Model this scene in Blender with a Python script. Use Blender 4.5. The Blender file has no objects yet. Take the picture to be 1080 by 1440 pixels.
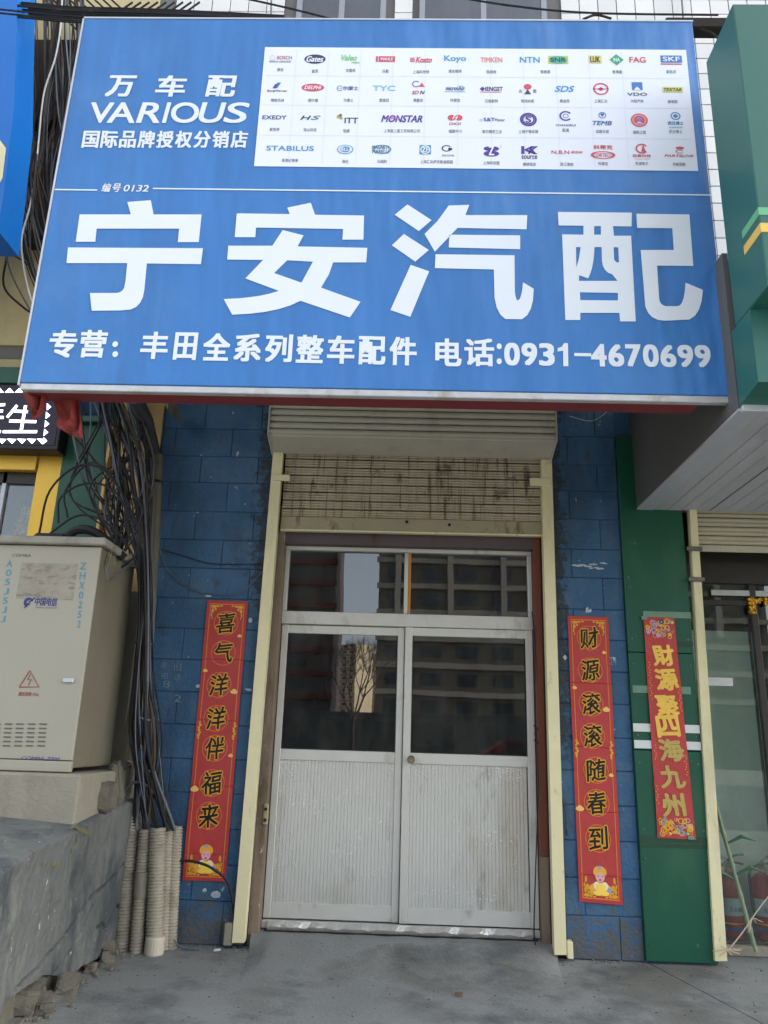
import bpy, bmesh, math, random
from mathutils import Vector, Matrix, noise
R = math.radians
rnd = random.Random(7)
sc = bpy.context.scene
COL = sc.collection

# ------------------------------------------------------------ camera, sky, sun, exposure
F = 1090.0; D = 5.6; CAMZ = 1.316
AX = Vector((0.999365, -0.0229766, 0.0272327))      # world X, Y, Z axes in camera coordinates
AY = Vector((0.0196429, -0.2823923, -0.9590979))
AZ = Vector((0.0297272, 0.9590238, -0.2817617))
CAM = Vector((0, -D, CAMZ))
cd = bpy.data.cameras.new('camera'); cam = bpy.data.objects.new('camera', cd); COL.objects.link(cam)
cam.matrix_world = Matrix.Translation(CAM) @ Matrix((AX, AY, AZ)).to_4x4()
cd.sensor_fit = 'VERTICAL'; cd.sensor_height = 36; cd.lens = F / 1440 * 36
cd.clip_start = .05; cd.clip_end = 3000
sc.camera = cam

SUN_EL, SUN_AZ = R(38), R(83)                       # azimuth from +Y towards +X: behind our building
w = bpy.data.worlds.new('World'); sc.world = w; w.use_nodes = True
nt = w.node_tree; bg = nt.nodes['Background']
sky = nt.nodes.new('ShaderNodeTexSky'); sky.sky_type = 'NISHITA'; sky.sun_disc = False
sky.sun_elevation = SUN_EL; sky.sun_rotation = SUN_AZ; sky.air_density = 1.0; sky.dust_density = 2.5; sky.ozone_density = .6
hs = nt.nodes.new('ShaderNodeHueSaturation'); hs.inputs['Saturation'].default_value = .40; nt.links.new(sky.outputs[0], hs.inputs['Color']); nt.links.new(hs.outputs[0], bg.inputs[0]); bg.inputs[1].default_value = .15
sl = bpy.data.lights.new('sun', 'SUN'); sl.energy = 3.2; sl.angle = R(.5); sl.color = (1, .93, .82)
so = bpy.data.objects.new('sun', sl); COL.objects.link(so)
sd = Vector((math.sin(SUN_AZ) * math.cos(SUN_EL), math.cos(SUN_AZ) * math.cos(SUN_EL), math.sin(SUN_EL)))
so.rotation_euler = (-sd).to_track_quat('-Z', 'Y').to_euler()
sc.view_settings.view_transform = 'Standard'; sc.view_settings.look = 'None'
sc.view_settings.exposure = 2.05; sc.view_settings.gamma = 1
sc.cycles.use_denoising = True; sc.cycles.max_bounces = 8; sc.cycles.sample_clamp_indirect = 6

# ------------------------------------------------------------ helpers
def ray(u, v):
    d = Vector((u - 540, 720 - v, -F))
    return Vector((AX.dot(d), AY.dot(d), AZ.dot(d)))
def P(u, v, y=0.0):
    r = ray(u, v); return CAM + r * ((y + D) / r.y)
def Q(u, v, x):
    r = ray(u, v); return CAM + r * (x / r.x)
def G(u, v, z=0.0):
    r = ray(u, v); return CAM + r * ((z - CAMZ) / r.z)

org = {}
def put(o, parent=None):
    COL.objects.link(o)
    if parent is not None: o.parent = parent
    return o
def tag(o, label=None, cat=None, group=None, kind=None):
    if label: o['label'] = label
    if cat: o['category'] = cat
    if group: o['group'] = group
    if kind: o['kind'] = kind
    return o
def thing(name, label, cat, loc=(0, 0, 0), group=None):
    o = bpy.data.objects.new(name, None); put(o); o.location = loc; org[o.name] = Vector(loc)
    o.empty_display_size = .1
    return tag(o, label, cat, group)

class MB:
    def __init__(s): s.v = []; s.f = []; s.smooth = False
    def add(s, vs, fs):
        n = len(s.v); s.v += [Vector(p) for p in vs]; s.f += [tuple(i + n for i in f) for f in fs]; return s
    def box(s, x0, x1, y0, y1, z0, z1, bev=0):
        if x0 > x1: x0, x1 = x1, x0
        if y0 > y1: y0, y1 = y1, y0
        if z0 > z1: z0, z1 = z1, z0
        if bev:
            bm = bmesh.new(); bmesh.ops.create_cube(bm, size=1)
            for p in bm.verts: p.co = Vector(((x0 + x1) / 2 + p.co.x * (x1 - x0), (y0 + y1) / 2 + p.co.y * (y1 - y0), (z0 + z1) / 2 + p.co.z * (z1 - z0)))
            bmesh.ops.bevel(bm, geom=list(bm.edges), offset=bev, segments=1, affect='EDGES')
            return s.frombm(bm)
        return s.add([(x, y, z) for x in (x0, x1) for y in (y0, y1) for z in (z0, z1)],
                     [(0, 1, 3, 2), (4, 6, 7, 5), (0, 4, 5, 1), (2, 3, 7, 6), (0, 2, 6, 4), (1, 5, 7, 3)])
    def frombm(s, bm):
        bm.verts.index_update(); s.add([v.co.copy() for v in bm.verts], [tuple(v.index for v in f.verts) for f in bm.faces]); bm.free(); return s
    def prism(s, pts, d):                           # closed polygon of 3D points pushed along d
        d = Vector(d); n = len(pts); a = [Vector(p) for p in pts]
        return s.add(a + [p + d for p in a], [tuple(range(n)), tuple(range(2 * n - 1, n - 1, -1))] + [(i, i + n, (i + 1) % n + n, (i + 1) % n) for i in range(n)])
    def tube(s, pts, r, n=6, caps=True):
        pts = [Vector(p) for p in pts]; m = len(pts); rs = r if isinstance(r, (list, tuple)) else [r] * m
        b = len(s.v); up = Vector((.31, .77, .11))
        for i, p in enumerate(pts):
            t = (pts[min(i + 1, m - 1)] - pts[max(i - 1, 0)]).normalized()
            a = t.cross(up).normalized(); c = t.cross(a)
            for k in range(n):
                q = 2 * math.pi * k / n; s.v.append(p + (a * math.cos(q) + c * math.sin(q)) * rs[i])
        for i in range(m - 1):
            for k in range(n):
                k2 = (k + 1) % n; s.f.append((b + i * n + k, b + i * n + k2, b + (i + 1) * n + k2, b + (i + 1) * n + k))
        if caps: s.f.append(tuple(b + k for k in range(n))); s.f.append(tuple(b + (m - 1) * n + k for k in range(n - 1, -1, -1)))
        return s
    def lathe(s, prof, base, axis=(0, 0, 1), n=20):  # prof: (radius, height)
        ax = Vector(axis).normalized(); t = Vector((1, 0, 0)) if abs(ax.x) < .9 else Vector((0, 1, 0))
        a = ax.cross(t).normalized(); c = ax.cross(a); base = Vector(base); b = len(s.v); m = len(prof)
        for r, h in prof:
            for k in range(n):
                q = 2 * math.pi * k / n; s.v.append(base + ax * h + (a * math.cos(q) + c * math.sin(q)) * r)
        for i in range(m - 1):
            for k in range(n):
                k2 = (k + 1) % n; s.f.append((b + i * n + k, b + i * n + k2, b + (i + 1) * n + k2, b + (i + 1) * n + k))
        s.f.append(tuple(b + k for k in range(n))); s.f.append(tuple(b + (m - 1) * n + k for k in range(n - 1, -1, -1)))
        return s
    def build(s, name, mat, parent=None, label=None, cat=None, group=None, kind=None, origin=None, smooth=None):
        lo = [min(p[i] for p in s.v) for i in range(3)]; hi = [max(p[i] for p in s.v) for i in range(3)]
        po = org[parent.name] if parent is not None else Vector((0, 0, 0))
        c = Vector(origin) if origin is not None else Vector(((lo[0] + hi[0]) / 2, (lo[1] + hi[1]) / 2, lo[2]))
        me = bpy.data.meshes.new(name); me.from_pydata([p - c for p in s.v], [], s.f)
        bm = bmesh.new(); bm.from_mesh(me); bmesh.ops.recalc_face_normals(bm, faces=bm.faces); bm.to_mesh(me); bm.free()
        if smooth or (smooth is None and s.smooth): me.shade_smooth(); me.set_sharp_from_angle(angle=R(35))
        me.materials.append(mat)
        o = bpy.data.objects.new(name, me); put(o, parent); o.location = c - po; org[o.name] = c
        return tag(o, label, cat, group, kind)
def B(x0, x1, y0, y1, z0, z1, bev=0): return MB().box(x0, x1, y0, y1, z0, z1, bev)
def copyat(o, parent, pos, name=None, rot=None, scale=None):
    c = o.copy(); put(c, parent); c.location = Vector(pos) - (org[parent.name] if parent is not None else Vector((0, 0, 0)))
    org[c.name] = Vector(pos)
    if rot: c.rotation_euler = rot
    if scale: c.scale = scale
    return c
def smoothpts(pts, n=6):                            # Catmull-Rom through 3D points
    p = [Vector(q) for q in pts]; p = [p[0] * 2 - p[1]] + p + [p[-1] * 2 - p[-2]]; out = []
    for i in range(1, len(p) - 2):
        for k in range(n):
            t = k / n; a, b, c, d = p[i - 1], p[i], p[i + 1], p[i + 2]
            out.append(.5 * ((2 * b) + (c - a) * t + (2 * a - 5 * b + 4 * c - d) * t * t + (3 * b - a - 3 * c + d) * t ** 3))
    return out + [p[-2]]

def S(r, g, b, k=1.0):
    return tuple(min(1, (((c / 255 + .055) / 1.055) ** 2.4 if c > 10 else c / 255 / 12.92) * k) for c in (r, g, b))
def M(name, col, rough=.6, metal=0., var=.12, vs=5, bump=.1, bs=50, stretch=(1, 1, 1), dirt=(), rand=0, spec=.4, emit=0):
    m = bpy.data.materials.new(name); m.use_nodes = True; t = m.node_tree; N = t.nodes; L = t.links
    p = N['Principled BSDF']; p.inputs['Roughness'].default_value = rough; p.inputs['Metallic'].default_value = metal
    p.inputs['Specular IOR Level'].default_value = spec
    if emit: p.inputs['Emission Color'].default_value = (*col, 1); p.inputs['Emission Strength'].default_value = emit
    g = N.new('ShaderNodeNewGeometry')
    def nz(scale, st=(1, 1, 1), detail=5, rough_=.6):
        mp = N.new('ShaderNodeMapping'); mp.inputs['Scale'].default_value = st; L.new(g.outputs['Position'], mp.inputs[0])
        n = N.new('ShaderNodeTexNoise'); n.inputs['Scale'].default_value = scale; n.inputs['Detail'].default_value = detail; n.inputs['Roughness'].default_value = rough_
        L.new(mp.outputs[0], n.inputs[0]); return n.outputs['Fac']
    def mth(op, a, b):
        q = N.new('ShaderNodeMath'); q.operation = op
        for i, x in enumerate((a, b)):
            if isinstance(x, (int, float)): q.inputs[i].default_value = x
            else: L.new(x, q.inputs[i])
        return q.outputs[0]
    n1 = nz(vs, stretch); f = mth('ADD', mth('MULTIPLY', mth('SUBTRACT', n1, .5), var * 3), 1.0)
    if rand:
        oi = N.new('ShaderNodeObjectInfo'); f = mth('MULTIPLY', f, mth('ADD', mth('MULTIPLY', oi.outputs['Random'], rand), 1 - rand / 2))
    vm = N.new('ShaderNodeVectorMath'); vm.operation = 'SCALE'; vm.inputs[0].default_value = col; L.new(f, vm.inputs['Scale'])
    cur = vm.outputs[0]
    for (dc, lo, hi, scale, st, amt) in dirt:       # blotches or streaks where the noise lies between lo and hi
        mr = N.new('ShaderNodeMapRange'); mr.inputs[1].default_value = lo; mr.inputs[2].default_value = hi; mr.inputs[4].default_value = amt
        L.new(nz(scale, st, 8, .65), mr.inputs[0])
        mx = N.new('ShaderNodeMix'); mx.data_type = 'RGBA'; L.new(mr.outputs[0], mx.inputs[0]); L.new(cur, mx.inputs[6]); mx.inputs[7].default_value = (*dc, 1)
        cur = mx.outputs[2]
    L.new(cur, p.inputs['Base Color'])
    if bump:
        b = N.new('ShaderNodeBump'); b.inputs['Strength'].default_value = bump; b.inputs['Distance'].default_value = .02
        L.new(nz(bs, stretch), b.inputs['Height']); L.new(b.outputs[0], p.inputs['Normal'])
    m['_'] = 1
    return m

# ------------------------------------------------------------ writing: glyph outlines turned into flat print
_cache = {}
def glyphs(txt, bold=0.0, res=3, shear=0.0):
    k = (txt, bold, res, shear)
    if k in _cache: return _cache[k]
    c = bpy.data.curves.new('t', 'FONT'); c.body = txt; c.offset = bold; c.resolution_u = res; c.shear = shear; c.fill_mode = 'FRONT' if hasattr(c, 'fill_mode') else 'BOTH'
    o = bpy.data.objects.new('t', c); COL.objects.link(o); bpy.context.view_layer.update()
    me = o.to_mesh(); vs = [Vector((v.co.x, v.co.y)) for v in me.vertices]; fs = [tuple(p.vertices) for p in me.polygons]
    o.to_mesh_clear(); bpy.data.objects.remove(o); bpy.data.curves.remove(c)
    if vs:
        x0 = min(v.x for v in vs); x1 = max(v.x for v in vs); y0 = min(v.y for v in vs); y1 = max(v.y for v in vs)
        vs = [((v.x - x0) / max(x1 - x0, 1e-6), (v.y - y0) / max(y1 - y0, 1e-6)) for v in vs]
    _cache[k] = (vs, fs); return vs, fs
def outline(loops):                                 # polygons with holes as one filled flat mesh, points kept as given
    c = bpy.data.curves.new('t', 'CURVE'); c.dimensions = '2D'; c.fill_mode = 'BOTH'
    for lp in loops:
        s = c.splines.new('POLY'); s.points.add(len(lp) - 1); s.use_cyclic_u = True
        for q, (x, y) in zip(s.points, lp): q.co = (x, y, 0, 1)
    o = bpy.data.objects.new('t', c); COL.objects.link(o); bpy.context.view_layer.update()
    me = o.to_mesh(); vs = [(v.co.x, v.co.y) for v in me.vertices]; fs = [tuple(p.vertices) for p in me.polygons]
    o.to_mesh_clear(); bpy.data.objects.remove(o); bpy.data.curves.remove(c)
    return vs, fs
def text(mb, txt, x0, x1, z0, z1, y, bold=0., res=3, shear=0., warp=None):
    vs, fs = glyphs(txt, 0, res, shear); h = z1 - z0; bx = min(bold * h, .2 * (x1 - x0)); bz = bold * h * .75
    sh_ = [(0, 0)] if bold < .004 else ([(-bx, 0), (bx, 0)] if bold < .012 else [(-bx, -bz), (bx, -bz), (bx, bz), (-bx, bz), (0, 0)])
    for k, (dx, dz) in enumerate(sh_):              # heavier weight: the same print laid down again slightly to the side
        pts = []
        for a, b in vs:
            if warp: a, b = warp(a, b)
            pts.append((x0 + bx + dx + (x1 - x0 - 2 * bx) * a, y - .00012 * k, z0 + bz + dz + (h - 2 * bz) * b))
        mb.add(pts, fs)
    return mb
def textpx(mb, txt, u0, v0, u1, v1, y, **k):        # fit to the box whose corners are seen at these pixels on plane y
    a = P(u0, (v0 + v1) / 2, y); b = P(u1, (v0 + v1) / 2, y); t = P((u0 + u1) / 2, v0, y).z; d = P((u0 + u1) / 2, v1, y).z
    return text(mb, txt, a.x, b.x, d, t, y, **k)
def disc(mb, x, z, y, rx, rz, r0=0, n=24, a0=0, a1=2 * math.pi):
    k = n + 1
    vs = [(x + rx * math.cos(a0 + (a1 - a0) * i / n) * q, y, z + rz * math.sin(a0 + (a1 - a0) * i / n) * q) for q in (1, max(r0, .001)) for i in range(k)]
    return mb.add(vs, [(i, i + 1, k + i + 1, k + i) for i in range(n)])
def rect(mb, x0, x1, z0, z1, y): return mb.add([(x0, y, z0), (x1, y, z0), (x1, y, z1), (x0, y, z1)], [(0, 1, 2, 3)])
def fold(a, b): return a, b

# ------------------------------------------------------------ materials
white_print = M('white print', S(222, 229, 237), .45, var=.03, bump=0)
concrete = M('forecourt concrete', S(134, 137, 134, .9), .85, var=.2, vs=1.3, bump=.45, bs=45, dirt=[(S(90, 88, 78), .5, .62, .9, (1, 1, 1), .6), (S(50, 50, 48), .64, .68, 9, (1, 1, 1), .5), (S(60, 66, 70), .5, .66, 2.2, (1, 1, 1), .6), (S(165, 165, 158), .66, .72, 26, (1, 1, 1), .5)])
asphalt = M('asphalt', (.06, .06, .062), .9, var=.12, vs=.6, bump=.3, bs=60)
earth = M('far ground', (.16, .15, .13), .95, var=.15, vs=.05, bump=0)
tilem = M('white glazed tile', S(225, 226, 224), .25, var=.04, vs=3, bump=.03, bs=12, rand=.14, dirt=[(S(150, 145, 135), .56, .8, 3, (1, 1, .3), .45)])
grout = M('tile grout', S(120, 120, 118), .9)
render_m = M('grey cement render', S(120, 118, 112), .9, var=.15)
bluepaint = M('worn blue wall paint', S(56, 95, 130), .6, var=.25, vs=2.5, bump=.45, bs=38, rand=.14,
              dirt=[(S(84, 108, 128), .48, .7, 3.2, (1, 1, 1), .75), (S(36, 58, 84), .52, .64, 1.7, (1, 1, .5), .6), (S(176, 190, 202), .655, .68, 15, (1, 1, .7), .8), (S(190, 200, 210), .70, .72, 40, (1, 1, 1), .8), (S(70, 70, 62), .60, .70, 6, (1, 1, .6), .7)])
def edge_mould(m, xa, xb, zlo):                       # black mould creeping in from the shutter post, and splash dirt at the foot
    t = m.node_tree; N = t.nodes; L = t.links; p = N['Principled BSDF']; g = N.new('ShaderNodeNewGeometry'); sp_ = N.new('ShaderNodeSeparateXYZ'); L.new(g.outputs['Position'], sp_.inputs[0])
    def mr(src, a, b_, c, d):
        k = N.new('ShaderNodeMapRange'); k.inputs[1].default_value = a; k.inputs[2].default_value = b_; k.inputs[3].default_value = c; k.inputs[4].default_value = d; L.new(src, k.inputs[0]); return k.outputs[0]
    def op(o_, a, b_):
        q = N.new('ShaderNodeMath'); q.operation = o_; L.new(a, q.inputs[0])
        if isinstance(b_, float): q.inputs[1].default_value = b_
        else: L.new(b_, q.inputs[1])
        return q.outputs[0]
    n = N.new('ShaderNodeTexNoise'); n.inputs['Scale'].default_value = 14; n.inputs['Detail'].default_value = 8; n.inputs['Roughness'].default_value = .75; L.new(g.outputs['Position'], n.inputs[0])
    for zone, col, lo in ((op('MULTIPLY', mr(sp_.outputs[0], xa, xb, 0, .34), mr(sp_.outputs[2], zlo, zlo + .4, .25, 1)), S(44, 44, 40), .58), (mr(sp_.outputs[2], .02, .55, .30, 0), S(92, 88, 78), .60)):
        k = mr(op('ADD', n.outputs[0], zone), lo + .06, lo + .16, 0, .8); mx = N.new('ShaderNodeMix'); mx.data_type = 'RGBA'; src = p.inputs['Base Color'].links[0].from_socket
        mk = op('MULTIPLY', k, mr(zone, .0, .1, 0, 1)); L.new(mk, mx.inputs[0]); L.new(src, mx.inputs[6]); mx.inputs[7].default_value = (*col, 1); L.new(mx.outputs[2], p.inputs['Base Color'])
mortar = M('painted mortar', S(54, 88, 118), .9, var=.2, vs=12, bump=.4)
cream = M('cream enamel post', S(222, 214, 172), .5, var=.06, vs=6, bump=.08, dirt=[(S(120, 100, 70), .62, .72, 14, (1, 1, .35), .6), (S(90, 80, 60), .58, .8, 4, (1, 1, .2), .4)])
shut = M('dirty roller shutter', S(178, 168, 146), .5, var=.1, vs=5, bump=.05,
         dirt=[(S(140, 122, 98), .5, .7, 4, (1, 1, .4), .5), (S(78, 44, 30), .565, .61, 46, (1, 1, .035), .75), (S(72, 40, 28), .585, .63, 22, (1, 1, .12), .75), (S(62, 36, 28), .60, .66, 7, (1, 1, .8), .6)])
shutbox = M('shutter box enamel', S(182, 178, 165), .5, var=.08, vs=5, bump=.05, dirt=[(S(110, 100, 85), .55, .8, 5, (1, 1, .4), .5)])
darkgap = M('dark shutter gap', S(40, 34, 30), .9)
alu = M('aged aluminium', S(206, 206, 200), .4, metal=.35, var=.06, vs=7, bump=.08, bs=30, dirt=[(S(130, 118, 100), .56, .75, 7, (1, 1, .5), .55)])
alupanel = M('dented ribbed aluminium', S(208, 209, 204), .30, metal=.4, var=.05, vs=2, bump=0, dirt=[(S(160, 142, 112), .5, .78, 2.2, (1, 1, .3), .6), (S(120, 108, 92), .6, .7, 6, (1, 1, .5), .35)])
def dents_and_glints(m):                                       # shallow knocks and creases in thin sheet, with their glints painted into the colour
    t = m.node_tree; N = t.nodes; L = t.links; p = N['Principled BSDF']; g = N.new('ShaderNodeNewGeometry')
    def n_(kind, sc_, st):
        mp = N.new('ShaderNodeMapping'); mp.inputs['Scale'].default_value = st; L.new(g.outputs['Position'], mp.inputs[0]); q = N.new(kind); q.inputs['Scale'].default_value = sc_; L.new(mp.outputs[0], q.inputs[0]); return q.outputs[0]
    def mr(src, a, b_, c, d):
        k = N.new('ShaderNodeMapRange'); k.inputs[1].default_value = a; k.inputs[2].default_value = b_; k.inputs[3].default_value = c; k.inputs[4].default_value = d; L.new(src, k.inputs[0]); return k.outputs[0]
    pit_ = mr(n_('ShaderNodeTexVoronoi', 34, (1, 1, 1.8)), .1, .42, 1, 0); msk = mr(n_('ShaderNodeTexNoise', 3.6, (1, 1, 2.2)), .54, .60, 0, 1)
    mu = N.new('ShaderNodeMath'); mu.operation = 'MULTIPLY'; L.new(pit_, mu.inputs[0]); L.new(msk, mu.inputs[1])
    ad = N.new('ShaderNodeMath'); ad.operation = 'MULTIPLY_ADD'; L.new(n_('ShaderNodeTexNoise', 4, (1, 1, 1)), ad.inputs[0]); ad.inputs[1].default_value = 1.2; L.new(mu.outputs[0], ad.inputs[2])
    b = N.new('ShaderNodeBump'); b.inputs['Strength'].default_value = .28; b.inputs['Distance'].default_value = .012
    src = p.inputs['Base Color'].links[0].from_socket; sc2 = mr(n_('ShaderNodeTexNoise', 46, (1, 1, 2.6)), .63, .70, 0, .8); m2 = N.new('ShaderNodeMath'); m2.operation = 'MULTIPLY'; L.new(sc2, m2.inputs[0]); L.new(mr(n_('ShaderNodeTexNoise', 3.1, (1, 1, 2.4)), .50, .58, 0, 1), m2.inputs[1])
    mx = N.new('ShaderNodeMix'); mx.data_type = 'RGBA'; L.new(m2.outputs[0], mx.inputs[0]); L.new(src, mx.inputs[6]); mx.inputs[7].default_value = (.93, .93, .92, 1); L.new(mx.outputs[2], p.inputs['Base Color'])  # pale flecks in the base colour stand in for sky glints
    L.new(ad.outputs[0], b.inputs['Height']); L.new(b.outputs[0], p.inputs['Normal'])
dents_and_glints(alupanel)
brown = M('brown painted timber', S(112, 62, 42), .6, var=.2, vs=6, bump=.25, stretch=(1, 1, .2), dirt=[(S(150, 130, 110), .62, .72, 9, (1, 1, .3), .6)])
jambm = M('grimy door jamb', S(128, 114, 98), .7, var=.2, vs=6, bump=.3, stretch=(1, 1, .3), dirt=[(S(70, 50, 36), .5, .68, 6, (1, 1, .3), .7), (S(200, 196, 188), .64, .7, 14, (1, 1, .6), .7)])
lintelm = M('stained grey lintel', S(86, 78, 80), .6, var=.15, vs=4, dirt=[(S(70, 38, 30), .55, .66, 6, (1, 1, .25), .8)])
amber = M('amber sealant strip', S(190, 130, 40), .5)
dark = M('dark room', S(45, 45, 48), .9)
blackm = M('black rubber', S(26, 26, 28), .55, var=.1)
steel = M('dull steel', S(120, 118, 112), .4, metal=.8)
greenp = M('dark green panel', S(26, 84, 64), .38, var=.08, vs=2, bump=.06, bs=8, dirt=[(S(70, 110, 80), .55, .75, 1.7, (1, 1, .4), .5), (S(120, 150, 140), .66, .71, 22, (1, 1, .7), .25)])
signgreen = M('green sign enamel', S(46, 100, 90), .42, var=.06, vs=1.5, bump=.05, bs=4, dirt=[(S(60, 95, 85), .55, .8, 2, (1, 1, .25), .4)])
lightgreen = M('light green sign band', S(105, 178, 130), .4, var=.04)
yellowm = M('yellow sign band', S(232, 190, 90), .4, var=.04)
greyside = M('grey canopy side', S(92, 92, 92), .7, var=.1, vs=2)
soffm = M('grey soffit strip', S(184, 186, 192), .5, var=.06, vs=2, bump=.05, bs=10, rand=.06, dirt=[(S(110, 108, 100), .55, .8, 2.5, (1, .3, 1), .5)])
trimw = M('pale metal trim', S(190, 195, 205), .4, metal=.2)
redcloth = M('faded red cloth', S(128, 50, 44), .85, var=.15, vs=7, bump=.2, bs=90)
backred = M('red banner hem', S(122, 48, 54), .7, var=.12, vs=5, bump=.15)
paperred = M('red paper', S(180, 62, 62), .42, var=.08, vs=4, bump=.5, bs=9)
gold = M('gold print', S(226, 168, 60), .35, metal=.25, var=.12, vs=40, bump=0)
goldline = M('orange gold print', S(228, 130, 50), .4, var=.08, vs=40, bump=0)
black_print = M('black print', S(22, 20, 18), .4, var=.1, bump=0)
beige = M('beige wall paint', S(196, 182, 140), .8, var=.12, vs=2, dirt=[(S(130, 125, 105), .5, .75, 2, (1, 1, .4), .6)])
creampaint = M('yellow cream wall paint', S(226, 190, 130), .75, var=.1, vs=4, bump=.2, dirt=[(S(120, 100, 75), .58, .72, 5, (1, 1, .4), .6)])
goldwall = M('golden shop trim', S(224, 180, 70), .35, metal=.35, var=.08, vs=2)
postm = M('weathered concrete post', S(120, 116, 100), .9, var=.2, vs=5, bump=.35, dirt=[(S(60, 66, 62), .5, .7, 4, (1, 1, .4), .7)])
wallm = M('patched dark cement', S(102, 105, 102), .85, var=.3, vs=1.8, bump=.7, bs=22, stretch=(1, 1, .55),
          dirt=[(S(52, 60, 66), .48, .62, 2.4, (1, 1, .6), .75), (S(128, 130, 120), .54, .68, 6, (1, 1, .25), .6), (S(60, 58, 50), .58, .7, 9, (1, 1, .4), .6), (S(190, 190, 182), .66, .69, 26, (1, 1, .6), .85)])
plinthm = M('pale cement plinth', S(144, 139, 124), .9, var=.15, vs=3, bump=.4, bs=30, dirt=[(S(100, 95, 84), .5, .72, 3, (1, 1, .4), .6)])
stonem = M('broken masonry', S(112, 108, 96), .92, var=.2, vs=7, bump=.6, bs=30)
cab = M('grey beige cabinet enamel', S(160, 156, 141), .45, var=.05, vs=2, bump=.04, dirt=[(S(140, 134, 118), .54, .72, 2.6, (1, 1, .45), .6), (S(110, 100, 85), .62, .7, 9, (1, 1, .2), .45)])
cabside = M('dusty cabinet side', S(118, 112, 96), .7, var=.12, vs=2.5, bump=.08, dirt=[(S(70, 72, 72), .5, .75, 2, (1, 1, .5), .6)])
conduitm = M('dusty corrugated conduit', S(156, 150, 134), .6, var=.14, vs=4, bump=.15, dirt=[(S(110, 98, 78), .5, .7, 5, (1, 1, 1), .6)])
cablem = M('black cable sheath', S(38, 38, 40), .75, var=.3, vs=3, bump=.1, dirt=[(S(90, 86, 78), .55, .7, 7, (1, 1, .3), .5)])
cableg = M('weathered grey cable', S(92, 98, 108), .55, var=.2, vs=3, bump=.05)
cableb = M('dusty brown cable', S(74, 62, 52), .8, var=.3, vs=4)
cablew = M('white cable', S(190, 196, 200), .5, var=.05)
bluesign = M('bright blue sign face', S(10, 105, 190), .35, var=.06, vs=1)
ledm = M('lit violet white diodes', (.80, .74, 1.0), .5, var=0, bump=0, emit=1.1)
ledback = M('black display face', S(30, 26, 48), .4, var=.05)

def glassmat(name, tint, refl, rough=0.0, dust=.05):
    m = bpy.data.materials.new(name); m.use_nodes = True; t = m.node_tree; N = t.nodes; L = t.links
    N.remove(N['Principled BSDF']); o = N['Material Output']
    tr = N.new('ShaderNodeBsdfTransparent'); tr.inputs[0].default_value = (*tint, 1)
    gl = N.new('ShaderNodeBsdfGlossy'); gl.inputs['Roughness'].default_value = rough; gl.inputs[0].default_value = (.9, .95, 1, 1)
    mx = N.new('ShaderNodeMixShader'); fr = N.new('ShaderNodeFresnel'); fr.inputs[0].default_value = 1.5
    ad = N.new('ShaderNodeMath'); ad.operation = 'ADD'; ad.inputs[1].default_value = refl; L.new(fr.outputs[0], ad.inputs[0])
    n = N.new('ShaderNodeTexNoise'); n.inputs['Scale'].default_value = 1.7; g = N.new('ShaderNodeNewGeometry'); L.new(g.outputs['Position'], n.inputs[0])
    b = N.new('ShaderNodeBump'); b.inputs['Strength'].default_value = .02; b.inputs['Distance'].default_value = .02; L.new(n.outputs[0], b.inputs['Height']); L.new(b.outputs[0], gl.inputs['Normal'])
    L.new(ad.outputs[0], mx.inputs[0]); L.new(tr.outputs[0], mx.inputs[1]); L.new(gl.outputs[0], mx.inputs[2]); du = N.new('ShaderNodeBsdfDiffuse'); du.inputs[0].default_value = (.42, .42, .38, 1); m2 = N.new('ShaderNodeMixShader'); mp = N.new('ShaderNodeMapping'); mp.inputs['Scale'].default_value = (1, 1, .45); L.new(g.outputs['Position'], mp.inputs[0])
    n3 = N.new('ShaderNodeTexNoise'); n3.inputs['Scale'].default_value = 4; n3.inputs['Detail'].default_value = 9; n3.inputs['Roughness'].default_value = .7; L.new(mp.outputs[0], n3.inputs[0])
    k = N.new('ShaderNodeMapRange'); k.inputs[1].default_value = .42; k.inputs[2].default_value = .78; k.inputs[3].default_value = dust * .25; k.inputs[4].default_value = dust * 2.2; L.new(n3.outputs[0], k.inputs[0])
    L.new(k.outputs[0], m2.inputs[0]); L.new(mx.outputs[0], m2.inputs[1]); L.new(du.outputs[0], m2.inputs[2]); L.new(m2.outputs[0], o.inputs[0])
    return m
glass = glassmat('tinted window glass', (.30, .31, .31), .055)
glassclear = glassmat('clear shop glass', (.95, .99, .97), .01)
glassup = glassmat('upstairs window glass', (.6, .65, .68), .08)

# banner face: stretched fabric with soft folds near its lower right corner
banner = M('blue printed banner fabric', S(58, 119, 186), .5, var=.06, vs=1.2, bump=0, dirt=[(S(84, 136, 192), .52, .75, 1.5, (1, 1, 1), .5), (S(44, 96, 156), .55, .75, 2.2, (1, 1, .12), .6), (S(40, 74, 112), .68, .76, 5, (1, 1, .25), .5)])
t = banner.node_tree; N = t.nodes; L = t.links; g = N.new('ShaderNodeNewGeometry')
mp = N.new('ShaderNodeMapping'); mp.inputs['Rotation'].default_value = (0, R(28), 0); mp.inputs['Scale'].default_value = (3.2, 1, .7); L.new(g.outputs['Position'], mp.inputs[0])
n1 = N.new('ShaderNodeTexNoise'); n1.inputs['Scale'].default_value = 1.3; n1.inputs['Detail'].default_value = 2; L.new(mp.outputs[0], n1.inputs[0])
n2 = N.new('ShaderNodeTexNoise'); n2.inputs['Scale'].default_value = 260; L.new(g.outputs['Position'], n2.inputs[0])
ma = N.new('ShaderNodeMath'); ma.operation = 'MULTIPLY_ADD'; ma.inputs[1].default_value = .03; L.new(n2.outputs[0], ma.inputs[0]); L.new(n1.outputs[0], ma.inputs[2])
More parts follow.
